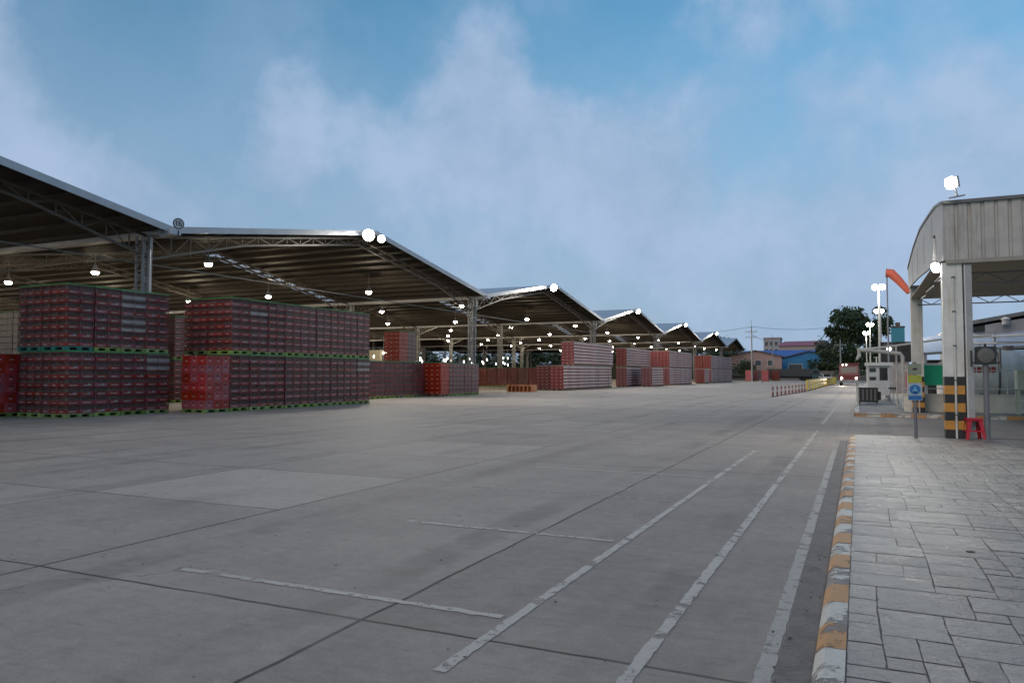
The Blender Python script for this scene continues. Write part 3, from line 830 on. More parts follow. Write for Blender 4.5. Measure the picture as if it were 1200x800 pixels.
# round sign on the valley
SW = M('sign_white', (.6, .6, .58), .5, var=.15); SB = M('sign_dark', (.05, .05, .06), .5)
sg = empty('round_sign', (XE + .25, 23.3, ZV + .2), R(68)); tag(sg, 'round white plate with dark rim and number standing on the roof valley', 'sign')
mb = MB(); mb.tube([(0, -.02, 0), (0, .02, 0)], .22, SW, 28); mb.build('plate', sg)
mb = MB()
for i in range(32):
    a, b = 2 * math.pi * i / 32, 2 * math.pi * (i + 1) / 32
    mb.bar((math.cos(a) * .22, -.015, math.sin(a) * .22), (math.cos(b) * .22, -.015, math.sin(b) * .22), .038, SB)
mb.build('rim', sg)
mb = MB(); mb.box(-.13, -.08, -.03, -.022, -.14, .15, SB)
for (a, b, c, d) in ((.0, .05, -.14, .15), (.13, .17, -.14, .02), (.05, .13, .1, .15), (.05, .13, -.02, .02), (.05, .13, -.14, -.1)): mb.box(a, b, -.03, -.022, c, d, SB)
no = mb.build('number', sg); no.scale = (.78, 1, .78)
mb = MB(); mb.bar((0, 0, -.3), (0, 0, -.55), .05, SB); mb.build('bracket', sg)

# ---- lamps inside the shed
HOUS = M('lamp_housing', (.3, .3, .31), .4, var=.2); LENS = E('lamp_glass', (1, .93, .78), 60)
LENSC = E('flood_glass', (1, .97, .9), 60)
def bay_lamp():
    r = empty('high_bay_lamp', (0, 0, 0))
    mb = MB(); mb.tube([(0, 0, .1), (0, 0, .2), (0, 0, .36), (0, 0, .45)], [.2, .17, .08, .06], HOUS, 12); mb.bar((0, 0, .45), (0, 0, 1.2), .02, HOUS); mb.build('housing', r)
    mb = MB(); mb.tube([(0, 0, -.02), (0, 0, .04), (0, 0, .1)], [.1, .16, .17], LENS, 12); mb.build('lens', r)
    return r
bl = bay_lamp(); first = True
NLAMP = 0
for bi, yv in enumerate(YV):
    for ri in range(9):
        for si, yo in enumerate((7.6, 22.7)):
            x = -33 - 9.2 * ri + random.uniform(-.5, .5); y = yv + yo + random.uniform(-.8, .8)
            if bi == 0 and ri < 1: continue
            if bi >= 4 and ri > 4: continue
            if bi == 0 and si == 0: continue
            o = bl if first else copy_tree(bl); first = False
            z = 7.55 + random.uniform(-.15, .1)
            o.location = (x, y, z); o.scale = (1.25,) * 3
            tag(o, 'round hanging shed lamp, %s row back, %s half of the %s gable bay' % (ORD[ri], 'first' if si == 0 else 'far', ORD[bi]), 'lamp', 'high bay lamps in the shed')
            e = (150 if bi < 3 else 220) * random.choice((.6, 1, 1, 1.6))
            lamp_light('lamp_light', o, (0, 0, -.12), e, (1, .84, .58), .16); NLAMP += 1
# a tilted batten near some trusses catches the light
# row of small bright work lamps deep in the shed
sl = empty('work_lamp', (0, 0, 0)); mb = MB(); mb.box(-.1, .1, -.1, .1, 0, .12, HOUS); mb.bar((0, 0, .12), (0, 0, 3), .02, HOUS); mb.build('housing', sl)
mb = MB(); mb.tube([(0, 0, -.45), (0, 0, -.3), (0, 0, -.01)], [.05, .13, .1], E('work_lens', (1, .98, .9), 7), 8); mb.build('lens', sl)
first = True
for k in range(64):
    o = sl if first else copy_tree(sl); first = False
    o.location = (-72 + random.uniform(-8, 5), 48 + k * 1.75 + random.uniform(-.9, .9), 4.5 + random.uniform(-.9, .8))
    tag(o, 'small white work lamp hanging in the row deep in the shed', 'lamp', 'small work lamps deep in the shed')
# cream rooms inside the shed
CREAM = M('cream_wall', (.55, .5, .38), .7, var=.2); WIN = M('window_dark', (.05, .06, .07), .15)
for (x, y, w, d, h, lb, nw) in ((-74, 88, 3.2, 12, 5.2, 'cream walled room with window grid deep inside the shed', 5), (-62, 62, 1.6, 1.6, 5.6, 'narrow cream tower inside the shed behind the second column', 0), (-76, 112, 3, 9, 5.6, 'second cream room further along inside the shed', 4)):
    r = empty('inner_room', (x, y, 0)); tag(r, lb, 'room')
    mb = MB(); mb.box(-w / 2, w / 2, -d / 2, d / 2, 0, h, CREAM); mb.build('wall', r)
    for k in range(nw):
        for q in range(2):
            mb = MB(); yy = -d / 2 + .8 + k * (d - 1) / nw; mb.box(w / 2, w / 2 + .05, yy, yy + 1.1, 2.2 + q * 1.5, 3.2 + q * 1.5, WIN); mb.build('window', r)

# ---- floodlights on the gable edge
def flood():
    r = empty('floodlight', (0, 0, 0))
    mb = MB(); mb.tube([(-.25, 0, 0), (-.1, 0, 0), (0, 0, 0)], [.12, .26, .3], HOUS, 16); mb.build('housing', r)
    mb = MB(); mb.tube([(.001, 0, 0), (.05, 0, 0), (.09, 0, 0)], [.29, .26, .12], LENSC, 16); mb.build('lens', r)
    mb = MB(); mb.bar((-.15, 0, -.28), (-.15, 0, .28), .04, HOUS); mb.bar((-.2, 0, 0), (-.7, 0, -.15), .05, HOUS); mb.build('bracket', r)
    return r
fl = flood(); first = True
fpos = [(0, 36.6, 9.7, 'first roof peak, left of the pair'), (0, 37.9, 9.7, 'first roof peak, right of the pair')] + [(0, 38.35 + 30.3 * k - 2.2, 9.7, '%s roof peak' % ORD[k]) for k in range(1, 5)]
for (dx, y, z, w) in fpos:
    o = fl if first else copy_tree(fl); first = False
    o.location = (XE + .7, y, z); o.rotation_euler = (0, R(18), R(-50)); 
    s_ = .75 if y == 37.9 else (1.15 if y < 90 else .9)
    o.scale = (s_,) * 3
    tag(o, 'glaring round floodlight on a bracket at the %s' % w, 'floodlight', 'floodlights along the shed front')
    lamp_light('flood_beam', o, (.25, 0, 0), 900 if y < 90 else 1700, (1, .93, .8), .25, 'SPOT', (0, R(-68), 0), 150)
    lamp_light('flood_spill', o, (.2, .0, .1), 22, (1, .93, .8), .2)

# ------------------------------------------------------------------ leafy trees
LEAF = M('leaf_dark', (.035, .06, .022), .6, var=.5, scale=1.2); LEAF2 = M('leaf_mid', (.05, .08, .03), .6, var=.4, scale=1.5); BARK = M('bark', (.12, .09, .07), .9, var=.4)
def tree(name, loc, h, rad, seed, label, n=2600, leaf=LEAF, leaf2=LEAF2, lobes=9, size=.34, group='trees beyond the yard', droop=.3, low=.3, lob=1.0):
    rr = random.Random(seed); r = empty(name, loc); tag(r, label, 'tree', group)
    tb_ = MB(); th = h * .42
    pts = [(0, 0, 0), (.05 * h * rr.uniform(-.4, .4), .02 * h, th * .5), (.06 * h * rr.uniform(-.5, .5), 0, th), (.04 * h, 0, h * .8)]
    tb_.tube(pts, [h * .032, h * .025, h * .02, h * .006], BARK, 8)
    cs = []
    for i in range(lobes):
        a = rr.uniform(0, 2 * math.pi); q = rr.uniform(.15, .75) * rad; z = h * rr.uniform(low, .88)
        if z > h * .72: q *= .6
        c = Vector((math.cos(a) * q, math.sin(a) * q, z)); cs.append((c, rad * rr.uniform(.3, .5) * lob))
        tb_.tube([pts[2], tuple((Vector(pts[2]) + c) / 2 + Vector((0, 0, -.03 * h))), tuple(c)], [h * .014, h * .009, h * .003], BARK, 5)
    tb_.build('trunk', r)
    cb_ = MB()
    for i in range(n):
        c, q = rr.choice(cs)
        d = Vector((rr.gauss(0, 1), rr.gauss(0, 1), rr.gauss(0, .75)));d.normalize()
        p = c + d * q * (rr.random() ** .45) * rr.uniform(.8, 1.15)
        s_ = size * rr.uniform(.6, 1.4)
        ax = Vector((d.x + rr.uniform(-.5, .5), d.y + rr.uniform(-.5, .5), -droop + rr.uniform(-.5, .4))).normalized()
        sd = ax.cross(Vector((rr.uniform(-1, 1), rr.uniform(-1, 1), rr.uniform(-1, 1)))).normalized()
        cb_.add([tuple(p), tuple(p + ax * s_ * .5 + sd * s_ * .22), tuple(p + ax * s_), tuple(p + ax * s_ * .5 - sd * s_ * .22)], [(0, 1, 2, 3)], leaf if rr.random() < .6 else leaf2)
    cb_.build('crown', r)
    return r
tree('broadleaf_tree', (-1.2, 175, 0), 17.2, 6.2, 3, 'tall dark tree with drooping twigs, main one beyond the road end', 7000, lobes=26, size=.8, droop=.7, low=.12, lob=.72)
tree('broadleaf_tree', (4.0, 185, 0), 20, 4.6, 9, 'taller dark tree behind the lamp poles', 4500, lobes=18, size=.85, droop=.6, low=.15, lob=.75)
tree('broadleaf_tree', (-6.4, 205, 0), 10, 5.5, 12, 'low bushy tree left of the tall dark tree', 2500, lobes=9, size=.9)
tree('broadleaf_tree', (-43, 262, 0), 15, 7, 17, 'distant tree rising behind the pink and blue houses', 2500, lobes=9, size=1.1)
tree('broadleaf_tree', (-22, 170, 0), 5.5, 3.2, 19, 'small tree in front of the blue house', 1600, lobes=7, size=.5)
# trees behind the open back of the shed
k = 0
for i in range(14):
    tree('broadleaf_tree', (-122 - random.uniform(0, 6), 36 + i * 13 + random.uniform(-3, 3), 0), random.uniform(9, 11), 8.5, 40 + i, 'dark green tree behind the open back of the shed', 2200, lobes=12, size=1.0, low=.12, group='trees behind the shed')

mb = MB(); mb.box(-117.3, -117, 8, 230, 0, 4.2, M('back_wall', (.045, .06, .045), .85, var=.4, scale=.4))
for k in range(45): mb.box(-116.9, -116.7, 8 + k * 5, 8.3 + k * 5, 0, 4.4, M('back_wall', (.045, .06, .045)))
tag(mb.build('boundary_wall'), 'long dark green boundary wall behind the open back of the shed', 'wall')
mb = MB(); mb.box(-117, -29, 207, 207.3, 0, 4.5, M('back_wall', (.045, .06, .045)))
for k in range(18): mb.box(-116 + k * 5, -115.7 + k * 5, 206.8, 206.99, 0, 4.7, M('back_wall', (.045, .06, .045)))
tag(mb.build('boundary_wall'), 'dark green boundary wall closing the far end of the shed', 'wall')
for i in range(11):
    tree('broadleaf_tree', (-118 + i * 8.2 + random.uniform(-2, 2), 214 + random.uniform(0, 4), 0), random.uniform(8.5, 10.5), 7, 80 + i, 'dark green tree behind the wall at the far end of the shed', 2200, lobes=12, size=1.0, low=.12, group='trees behind the shed end')
# ------------------------------------------------------------------ buildings beyond the yard
def gable_house(name, label, x, y, w, d, h, rise, wall, roofm, wins=(), rz=0, over=.5, door=None, axis='x'):
    r = empty(name, (x, y, 0), rz); tag(r, label, 'building', 'buildings beyond the yard')
    mb = MB(); mb.box(-w / 2, w / 2, -d / 2, d / 2, 0, h, wall)
    mb.prism([(-w / 2, h + .001), (w / 2, h + .001), (0, h + rise)], 'y', -d / 2, d / 2, wall); mb.build('wall', r)
    t = .18; sl_ = rise / (w / 2)
    mb = MB(); mb.prism([(-w / 2 - over, h - over * sl_ + .02), (0, h + rise + .02), (w / 2 + over, h - over * sl_ + .02), (w / 2 + over, h - over * sl_ + t + .02), (0, h + rise + t + .05), (-w / 2 - over, h - over * sl_ + t + .02)], 'y', -d / 2 - over, d / 2 + over, roofm); mb.build('roof', r)
    for (wx, wz, ww, wh) in wins:
        f = MB(); f.box(wx - ww / 2 - .1, wx + ww / 2 + .1, -d / 2 - .06, -d / 2 - .001, wz - .1, wz + wh + .1, SW); fo = f.build('window', r)
        p = MB(); p.box(wx - ww / 2, wx + ww / 2, -d / 2 - .08, -d / 2 - .061, wz, wz + wh, WIN); p.build('pane', fo)
    return r
PKW = M('pink_wall', (.36, .26, .25), .8, var=.25, scale=.6); BRF = M('brown_roof', (.12, .08, .06), .7, var=.3, scale=.7)
BLW = M('blue_wall', (.03, .2, .42), .6, var=.3, scale=.6); BLR = M('blue_roof', (.05, .13, .42), .5, var=.2, scale=.5); PRF = M('pink_roof', (.35, .12, .16), .6, var=.3)
gable_house('pink_house', 'pink house with low brown gable roof past the last shed', -24.2, 205, 12.5, 14, 5.8, 1.5, PKW, BRF, ((-3, 3.6, 1.4, 1.3), (.6, 3.6, 1.4, 1.3), (3.6, 3.6, 1.4, 1.3), (-1, 1, 1.5, 1.4), (3, 1, 1.4, 1.4)), R(6))
gable_house('blue_house', 'bright blue shed with rounded low roof beside the pink house', -12.2, 222, 18, 12, 5.2, 2.3, BLW, BRF, ((-3.5, 1.2, 3.4, 2.9), (2.5, 2.5, 1.4, 1.2)), R(4))
gable_house('blue_roofed_house', 'building with royal blue metal roof between pink and blue houses', -21.5, 240, 12, 20, 6.6, 1.8, M('grey_wall', (.2, .2, .22), .8), BLR, (), R(80))
gable_house('red_roofed_house', 'distant building with dull pink red roof above the blue one', -17, 290, 14, 14, 11.5, 1.6, M('tan_wall', (.35, .28, .26), .8), PRF, ((-3, 8, 1.5, 1.5), (2, 8, 1.5, 1.5)), R(75))
r = empty('far_block', (-32, 330, 0)); tag(r, 'hazy concrete block rising far behind the power poles', 'building', 'buildings beyond the yard')
mb = MB(); mb.box(-3.2, 3.2, -5, 5, 0, 16, M('haze_concrete', (.36, .33, .34), .8)); mb.build('wall', r)
mb = MB()
mb.box(-3.4, 3.4, -5.3, 5.3, 16, 16.5, M('haze_concrete', (.36, .33, .34))); mb.build('roof', r)
for k in range(3):
    for q in range(3):
        mb = MB(); mb.box(-2.6 + k * 1.9, -1.5 + k * 1.9, -5.05, -5.001, 7 + q * 3, 8.6 + q * 3, WIN); mb.build('window', r)
r = empty('blue_tower', (14, 320, 0)); tag(r, 'small turquoise tower far behind the lamp poles', 'building', 'buildings beyond the yard')
mb = MB(); mb.box(-2.2, 2.2, -2.2, 2.2, 0, 19, M('turquoise_wall', (.05, .25, .32), .7)); mb.build('wall', r)
mb = MB(); mb.box(-2.4, 2.4, -2.4, 2.4, 19, 19.5, BRF); mb.box(-.8, .8, -.8, .8, 19.5, 21, BRF); mb.build('roof', r)
# low boundary wall at the road end
mb = MB(); mb.box(-38, 6, 196, 196.3, 0, 2.2, M('boundary_grey', (.16, .15, .15), .85, var=.3, scale=.5)); 
for k in range(15): mb.box(-38 + k * 3.1, -37.7 + k * 3.1, 195.9, 196.4, 0, 2.4, M('boundary_grey', (.16, .15, .15)))
tag(mb.build('boundary_wall'), 'low dark boundary wall across the end of the yard', 'wall')

# ---- power poles and wires
CONC = M('pole_concrete', (.26, .26, .27), .8, var=.2); WIRE = M('wire_black', (.02, .02, .02), .6); INS = M('insulator', (.25, .2, .17), .3)
def power_pole(x, y, h, label, arms=2):
    r = empty('power_pole', (x, y, 0), R(-10)); tag(r, label, 'power pole', 'power poles beyond the yard')
    mb = MB(); mb.tube([(0, 0, 0), (0, 0, h)], [.19, .11], CONC, 8); mb.build('post', r)
    for k in range(arms):
        mb = MB(); z = h - 1.1 - k * 1.1; mb.bar((-1.15, -.12, z), (1.15, -.12, z), .1, CONC)
        for xx in (-1.05, -.5, .5, 1.05): mb.tube([(xx, -.12, z + .05), (xx, -.12, z + .3)], [.06, .04], INS, 6)
        mb.build('crossarm', r)
    mb = MB(); mb.tube([(0, 0, h), (0, 0, h + 1.3)], .025, WIRE, 5); mb.build('lightning_rod', r)
    return r
power_pole(-19.3, 157, 11, 'tall power pole with two crossarms before the pink house')
power_pole(-17.2, 176, 9, 'shorter power pole between pink and blue houses', 1)
power_pole(-3.2, 168, 8.5, 'thin pole in front of the tall dark tree', 1)
def wire(a, b, sag, r=.035):
    a, b = Vector(a), Vector(b)
    mb = MB(); mb.tube([tuple(a.lerp(b, t / 12) - Vector((0, 0, sag * 4 * (t / 12) * (1 - t / 12)))) for t in range(13)], r, WIRE, 5); return mb
wire((-19.3, 157, 11), (-.6, 172, 12), .9).build('power_line'); o = bpy.data.objects['power_line']; tag(o, 'sagging wire from the tall power pole to the dark tree', 'power line')
o = wire((-19.3, 157, 11), (-55, 240, 16), 1.2).build('power_line'); tag(o, 'sagging wire from the tall power pole back over the sheds', 'power line')
o = wire((-19.3, 157, 9.4), (-17.2, 176, 8.6), .3).build('power_line'); tag(o, 'short wire between the two power poles', 'power line')

# ---- vehicles at the road end
TY = M('tyre', (.02, .02, .02), .85); RIM = M('rim', (.3, .3, .3), .4, metal=.6); TRED = M('truck_red', (.09, .01, .01), .35, var=.15); GLS = M('vehicle_glass', (.03, .035, .04), .08); TGR = M('truck_green', (.03, .08, .09), .5); TGY = M('truck_grey', (.18, .18, .19), .5)
HL = E('headlight_glow', (1, .9, .75), 45)
def wheel(parent, x, y, r_, w=.28):
    mb = MB(); mb.tube([(x - w / 2, y, r_), (x + w / 2, y, r_)], r_, TY, 18); o = mb.build('wheel', parent)
    mb = MB(); mb.tube([(x - w / 2 - .01, y, r_), (x + w / 2 + .01, y, r_)], r_ * .55, RIM, 12); mb.build('rim', o); return o
def truck(x, y, rz, label, body, box, lights, L_=7.5, W_=2.3, HB=2.8):
    r = empty('parked_truck', (x, y, 0), rz); tag(r, label, 'truck', 'vehicles at the road end')
    mb = MB(); w = W_ / 2
    mb.prism([(-L_ / 2, .55), (-L_ / 2, 1.35), (-L_ / 2 + .3, 2.5), (-L_ / 2 + 1.7, 2.55), (-L_ / 2 + 1.7, .55)], 'x', -w, w, body); c = mb.build('cab', r); bevel(c, .06, 2)
    mb = MB(); mb.add([(-w + .15, -L_ / 2 - .005 + .02, 1.4), (w - .15, -L_ / 2 + .015, 1.4), (w - .22, -L_ / 2 + .255, 2.35), (-w + .22, -L_ / 2 + .255, 2.35)], [(0, 1, 2, 3)], GLS)
    mb.add([(w + .004, -L_ / 2 + .35, 1.5), (w + .004, -L_ / 2 + 1.4, 1.5), (w + .004, -L_ / 2 + 1.4, 2.3), (w + .004, -L_ / 2 + .5, 2.3)], [(0, 1, 2, 3)], GLS)
    mb.add([(-w - .004, -L_ / 2 + .35, 1.5), (-w - .004, -L_ / 2 + 1.4, 1.5), (-w - .004, -L_ / 2 + 1.4, 2.3), (-w - .004, -L_ / 2 + .5, 2.3)], [(0, 1, 2, 3)], GLS); mb.build('windscreen', r)
    mb = MB(); mb.box(-w, w, -L_ / 2 + 1.85, L_ / 2, .95, HB, box); mb.build('load_box', r)
    mb = MB(); mb.box(-w * .7, w * .7, -L_ / 2 + .2, L_ / 2 - .1, .6, .94, TY); mb.build('chassis', r)
    mb = MB(); mb.box(-w - .02, w + .02, -L_ / 2 - .12, -L_ / 2 + .02, .45, .75, TGY); mb.build('bumper', r)
    for s_ in (-1, 1):
        for yy in (-L_ / 2 + .9, L_ / 2 - 1.4): wheel(r, s_ * (w - .18), yy, .45)
        mb = MB(); mb.tube([(s_ * (w - .3), -L_ / 2 - .03, .95), (s_ * (w - .3), -L_ / 2 + .02, .95)], .12, HL if lights else RIM, 12); mb.build('headlight', r)
        mb = MB(); mb.bar((s_ * w, -L_ / 2 + .3, 1.9), (s_ * (w + .22), -L_ / 2 + .1, 1.9), .04, TY); mb.box(s_ * (w + .22) - .08, s_ * (w + .22) + .08, -L_ / 2 + .06, -L_ / 2 + .1, 1.6, 2.05, TY); mb.build('mirror', r)
    if lights:
        mb = MB()
        for xx in (-.45, -.05): mb.tube([(xx - .25, -L_ / 2 + .28, 2.66), (xx - .25, -L_ / 2 + .4, 2.66)], .09, E('roof_lamp_glow', (1, .97, .9), 12), 8)
        mb.build('roof_lamp', r)
    return r
tk = truck(-1.05, 108, 0, 'red truck with glaring headlights coming up the road', TRED, TRED, True, HB=2.9)
lamp_light('headlight_beam', tk, (-.85, -4.2, .95), 500, (1, .85, .65), .15, 'SPOT', (R(80), 0, R(180)), 100)
truck(-13, 176, R(95), 'dark green lorry parked broadside before the blue house', TGR, M('lorry_dark', (.04, .045, .05), .6), False, 11, 2.4, 2.6)
truck(-25.5, 180, R(85), 'grey lorry parked broadside before the pink house', TGY, M('lorry_slate', (.06, .07, .09), .6), False, 9, 2.4, 2.7)
def car(x, y, rz, label, paint):
    r = empty('parked_car', (x, y, 0), rz); tag(r, label, 'car', 'vehicles at the road end'); w = .85
    mb = MB(); mb.prism([(-2.1, .3), (-2.15, .75), (-1.2, .92), (-.5, 1.42), (.9, 1.45), (1.7, 1.0), (2.1, .92), (2.1, .3)], 'x', -w, w, paint); b_ = mb.build('body', r); bevel(b_, .08, 3)
    mb = MB()
    for s_ in (-1, 1): mb.add([(s_ * (w + .003), -1.0, .97), (s_ * (w + .003), -.45, 1.34), (s_ * (w + .003), .85, 1.36), (s_ * (w + .003), 1.4, 1.02)], [(0, 1, 2, 3)], GLS)
    mb.add([(-w + .1, -1.2, .945), (w - .1, -1.2, .945), (w - .15, -.53, 1.43), (-w + .15, -.53, 1.43)], [(0, 1, 2, 3)], GLS); mb.build('window', r)
    for s_ in (-1, 1):
        for yy in (-1.3, 1.3): wheel(r, s_ * (w - .08), yy, .31, .2)
        mb = MB(); mb.box(s_ * .6 - .16, s_ * .6 + .16, -2.17, -2.1, .6, .72, SW); mb.build('headlight', r)
    return r
car(-6.2, 172, R(20), 'white car parked past the end of the yellow barriers', M('car_white', (.6, .62, .66), .3, var=.1))
car(-9.8, 178, R(70), 'pale blue car parked beside the white one', M('car_blue', (.2, .27, .36), .3, var=.1))

# ---- bollards and striped barriers down the middle of the road
YEL = M('barrier_yellow', (.75, .55, .03), .5, var=.2); BLK = M('stripe_black', (.02, .02, .02), .55); BRW = M('bollard_white', (.4, .36, .35), .5); BRR = M('bollard_red', (.22, .06, .055), .5)
def bollard():
    r = empty('bollard', (0, 0, 0))
    mb = MB(); mb.tube([(0, 0, 0), (0, 0, .3)], .06, BRR, 10); mb.tube([(0, 0, .3002), (0, 0, .48)], .06, BRW, 10); mb.tube([(0, 0, .4802), (0, 0, .62)], .06, BRR, 10); mb.tube([(0, 0, .6202), (0, 0, .74), (0, 0, .78)], [.06, .06, .03], BRW, 10); mb.build('post', r)
    mb = MB(); mb.tube([(0, 0, .0), (0, 0, .05)], [.17, .12], BLK, 12); mb.build('base', r); return r
bo = bollard()
for k in range(10):
    o = bo if k == 0 else copy_tree(bo); o.location = (-5.05 + .11 * k, 51.5 + k * 1.75, 0)
    tag(o, 'red and white striped bollard, %s in the row from the open end' % ORD[k], 'bollard', 'bollards in front of the yellow barriers')
def barrier(ln=7.6):
    r = empty('striped_barrier', (0, 0, 0))
    for z in (.3, .72):
        mb = MB(); n = 10; st = ln / n
        for i in range(n):
            a, b = i * st, (i + 1) * st; sk = .2
            mt = YEL if i % 2 == 0 else BLK
            vs = [(-.05, a, z), (-.05, b, z), (-.05, b + sk, z + .22), (-.05, a + sk, z + .22), (.05, a, z), (.05, b, z), (.05, b + sk, z + .22), (.05, a + sk, z + .22)]
            mb.add(vs, [(0, 1, 2, 3), (4, 5, 6, 7), (0, 1, 5, 4), (3, 2, 6, 7), (0, 3, 7, 4), (1, 2, 6, 5)], mt)
        mb.build('rail', r)
    for y in (.4, ln / 2, ln - .3):
        mb = MB(); mb.box(-.06, .06, y - .06, y + .06, 0, .98, YEL); mb.box(-.25, .25, y - .1, y + .1, 0, .05, BLK); mb.build('post', r)
    return r
br = barrier()
for k in range(8):
    o = br if k == 0 else copy_tree(br); o.location = (-4.1 + .1 * k, 70.5 + k * 8.0, 0); o.rotation_euler = (0, 0, R(-1))
    tag(o, 'yellow and black striped road barrier, %s section of the line' % ORD[k], 'barrier', 'striped barriers down the road')

# ------------------------------------------------------------------ right side: canopy gate
def streaked(name, col, streak, amt=.6, freq=5):
    m, nt, b = newmat(name); tc = N(nt, 'ShaderNodeTexCoord')
    mp = N(nt, 'ShaderNodeMapping'); mp.inputs['Scale'].default_value = (freq, freq, .35); L(nt, tc.outputs['Object'], mp.inputs[0])
    a = noise(nt, mp.outputs[0], 1.6, 7, .7); b2 = noise(nt, tc.outputs['Object'], 2.2, 6, .65); b3 = noise(nt, tc.outputs['Object'], 26, 3, .6)
    c = mixc(nt, ramp(nt, b2, .3, .7), tuple(x * .78 for x in col), col)
    c = mixc(nt, mth(nt, 'MULTIPLY', ramp(nt, a, .5, .72), amt), c, streak)
    c = mixc(nt, mth(nt, 'MULTIPLY', ramp(nt, b3, .62, .75), .35), c, tuple(x * .45 for x in col))
    L(nt, c, b.inputs['Base Color']); L(nt, mth(nt, 'ADD', mth(nt, 'MULTIPLY', b2, .3), .4), b.inputs['Roughness'])
    return m
CPW = streaked('canopy_cladding', (.43, .41, .38), (.14, .12, .1), .7)
OLD_ = M('canopy_cladding', (.42, .4, .37), .55, var=.45, scale=2.5, stretch=(3, 3, .5)); CPP = streaked('canopy_panel', (.36, .355, .35), (.2, .18, .16), .45, 3)
COLW = streaked('column_paint', (.66, .65, .61), (.34, .29, .22), .6, 7); TRIM = M('trim_dark', (.13, .13, .13), .5)
can = empty('gate_canopy', (1.8, 18.9, 0)); tag(can, 'grey clad gate canopy on striped columns over the weighing lane', 'canopy')
# near cladding face, corrugated, along +x
CW = 12.0; zt, zb = 5.23, 4.0
mb = MB(); pts = []; xx = 0; k = 0
while xx < CW:
    for dx, dy in ((0, 0), (.17, 0), (.185, .035), (.235, .035)): pts.append((xx + dx, dy))
    xx += .25
vs = []; fs = []
for (x, y) in pts: vs.append((x, y, zb)); vs.append((x, y, zt - .0))
for i in range(len(pts) - 1): fs.append((2 * i, 2 * i + 2, 2 * i + 3, 2 * i + 1))
mb.add(vs, fs, CPW); mb.build('cladding', can)
mb = MB(); mb.box(-.04, CW, -.06, .12, zt, zt + .07, TRIM); mb.build('top_trim', can)
mb = MB(); mb.box(.0, CW, -.04, .1, zb - .09, zb - .003, M('soffit_trim', (.3, .28, .24), .6)); mb.build('bottom_trim', can)
# gable side panel facing the road, following the arched roof
DL = 12.4
topc = [(0, zt + .02), (1.6, 5.47), (3.2, 5.58), (6.2, 5.75), (9.2, 5.66), (11, 5.5), (DL, 5.37)]
botc = [(DL, 4.66), (7.9, 4.5), (3.3, 4.25), (0, zb)]
mb = MB(); mb.prism(topc + botc, 'x', -.05, -.003, CPP)
for k in range(1, 5): mb.box(-.056, -.0505, k * 2.5 - .01, k * 2.5 + .01, 4.6, 5.4, TRIM)
mb.build('side_panel', can)
mb = MB()
for a, b in zip(topc[:-1], topc[1:]): mb.bar((-.03, a[0], a[1] + .03), (-.03, b[0], b[1] + .03), .1, TRIM, .06)
mb.build('verge_trim', can)
# roof sheets
mb = MB()
for a, b in zip(topc[:-1], topc[1:]):
    mb.add([(0, a[0] + .01, a[1] - .02), (CW, a[0] + .01, a[1] - .02), (CW, b[0] + .01, b[1] - .02), (0, b[0] + .01, b[1] - .02)], [(0, 1, 2, 3)], ROOFT)
mb.build('roof', can)
mb = MB(); mb.box(0, CW, .2, DL - .1, zb + .24, zb + .27, M('soffit', (.42, .36, .26), .7, var=.2)); mb.build('soffit', can)
# open truss under the soffit, at the back
mb = MB()
for yy in (2.6, 12.0):
    z0_, z1_ = (3.72, 3.98) if yy < 5 else (4.0, 4.26)
    mb.bar((.2, yy, z0_), (CW, yy, z0_), .04, GALV); mb.bar((.2, yy, z1_), (CW, yy, z1_), .04, GALV)
    for i in range(26):
        x = .2 + i * .45; mb.bar((x, yy, z0_ if i % 2 else z1_), (x + .45, yy, z1_ if i % 2 else z0_), .025, GALV)
for i in range(4): mb.bar((.3, 3 * i + .3, 4.1), (.3, 3 * i + 3.2, 4.2), .05, GALV)
mb.build('truss', can)
mb = MB(); mb.box(.0, CW, .13, .2, zt - .1, zt - .03, GALV); mb.build('purlin', can)
def gate_column(x, y, z0_, top, sh=1.34, pipe=True, name='column'):
    c = empty(name, (x, y, z0_)); c.parent = can; c.location = (x - 1.8, y - 18.9, z0_)
    # H-section column: two broad flanges with a narrow web
    mb = MB(); mb.box(-.11, .27, -.17, .17, sh, top - z0_, COLW)
    mb.box(-.1, .26, -.15, .15, 0, sh - .001, COLW)
    mb.build('shaft', c)
    s_ = MB(); n = 7; h = sh / n
    for i in range(n):
        mt = BLK if i % 2 == 0 else M('stripe_amber', (.55, .25, .04), .55, var=.25, scale=8)
        s_.box(-.113, .075, -.173, .173, i * h, (i + 1) * h - .0005, mt); s_.box(.12, .273, -.173, .173, i * h, (i + 1) * h - .0005, mt)
    s_.build('hazard_stripes', c)
    if pipe:
        p = MB(); p.tube([(.097, -.195, 0), (.097, -.195, top - z0_ - .3)], .021, COLW, 8)
        for q in range(5): p.box(.065, .13, -.225, -.172, .5 + q * .75, .53 + q * .75, TRIM)
        p.box(.3, .45, -.17, .1, 0, top - z0_ - .06, M('flange_grey', (.36, .37, .38), .5, var=.3, scale=1.5)); p.box(.31, .33, -.178, -.1702, 0, top - z0_ - .06, COLW)
        p.build('downpipe', c)
    return c
gate_column(1.83, 19.1, .1, zb - .06)
gate_column(1.9, 31.1, .1, 4.72, 1.3, pipe=False)
gate_column(8.6, 19.1, .1, zb - .06)
gate_column(8.6, 31.1, .1, 4.6, pipe=False)
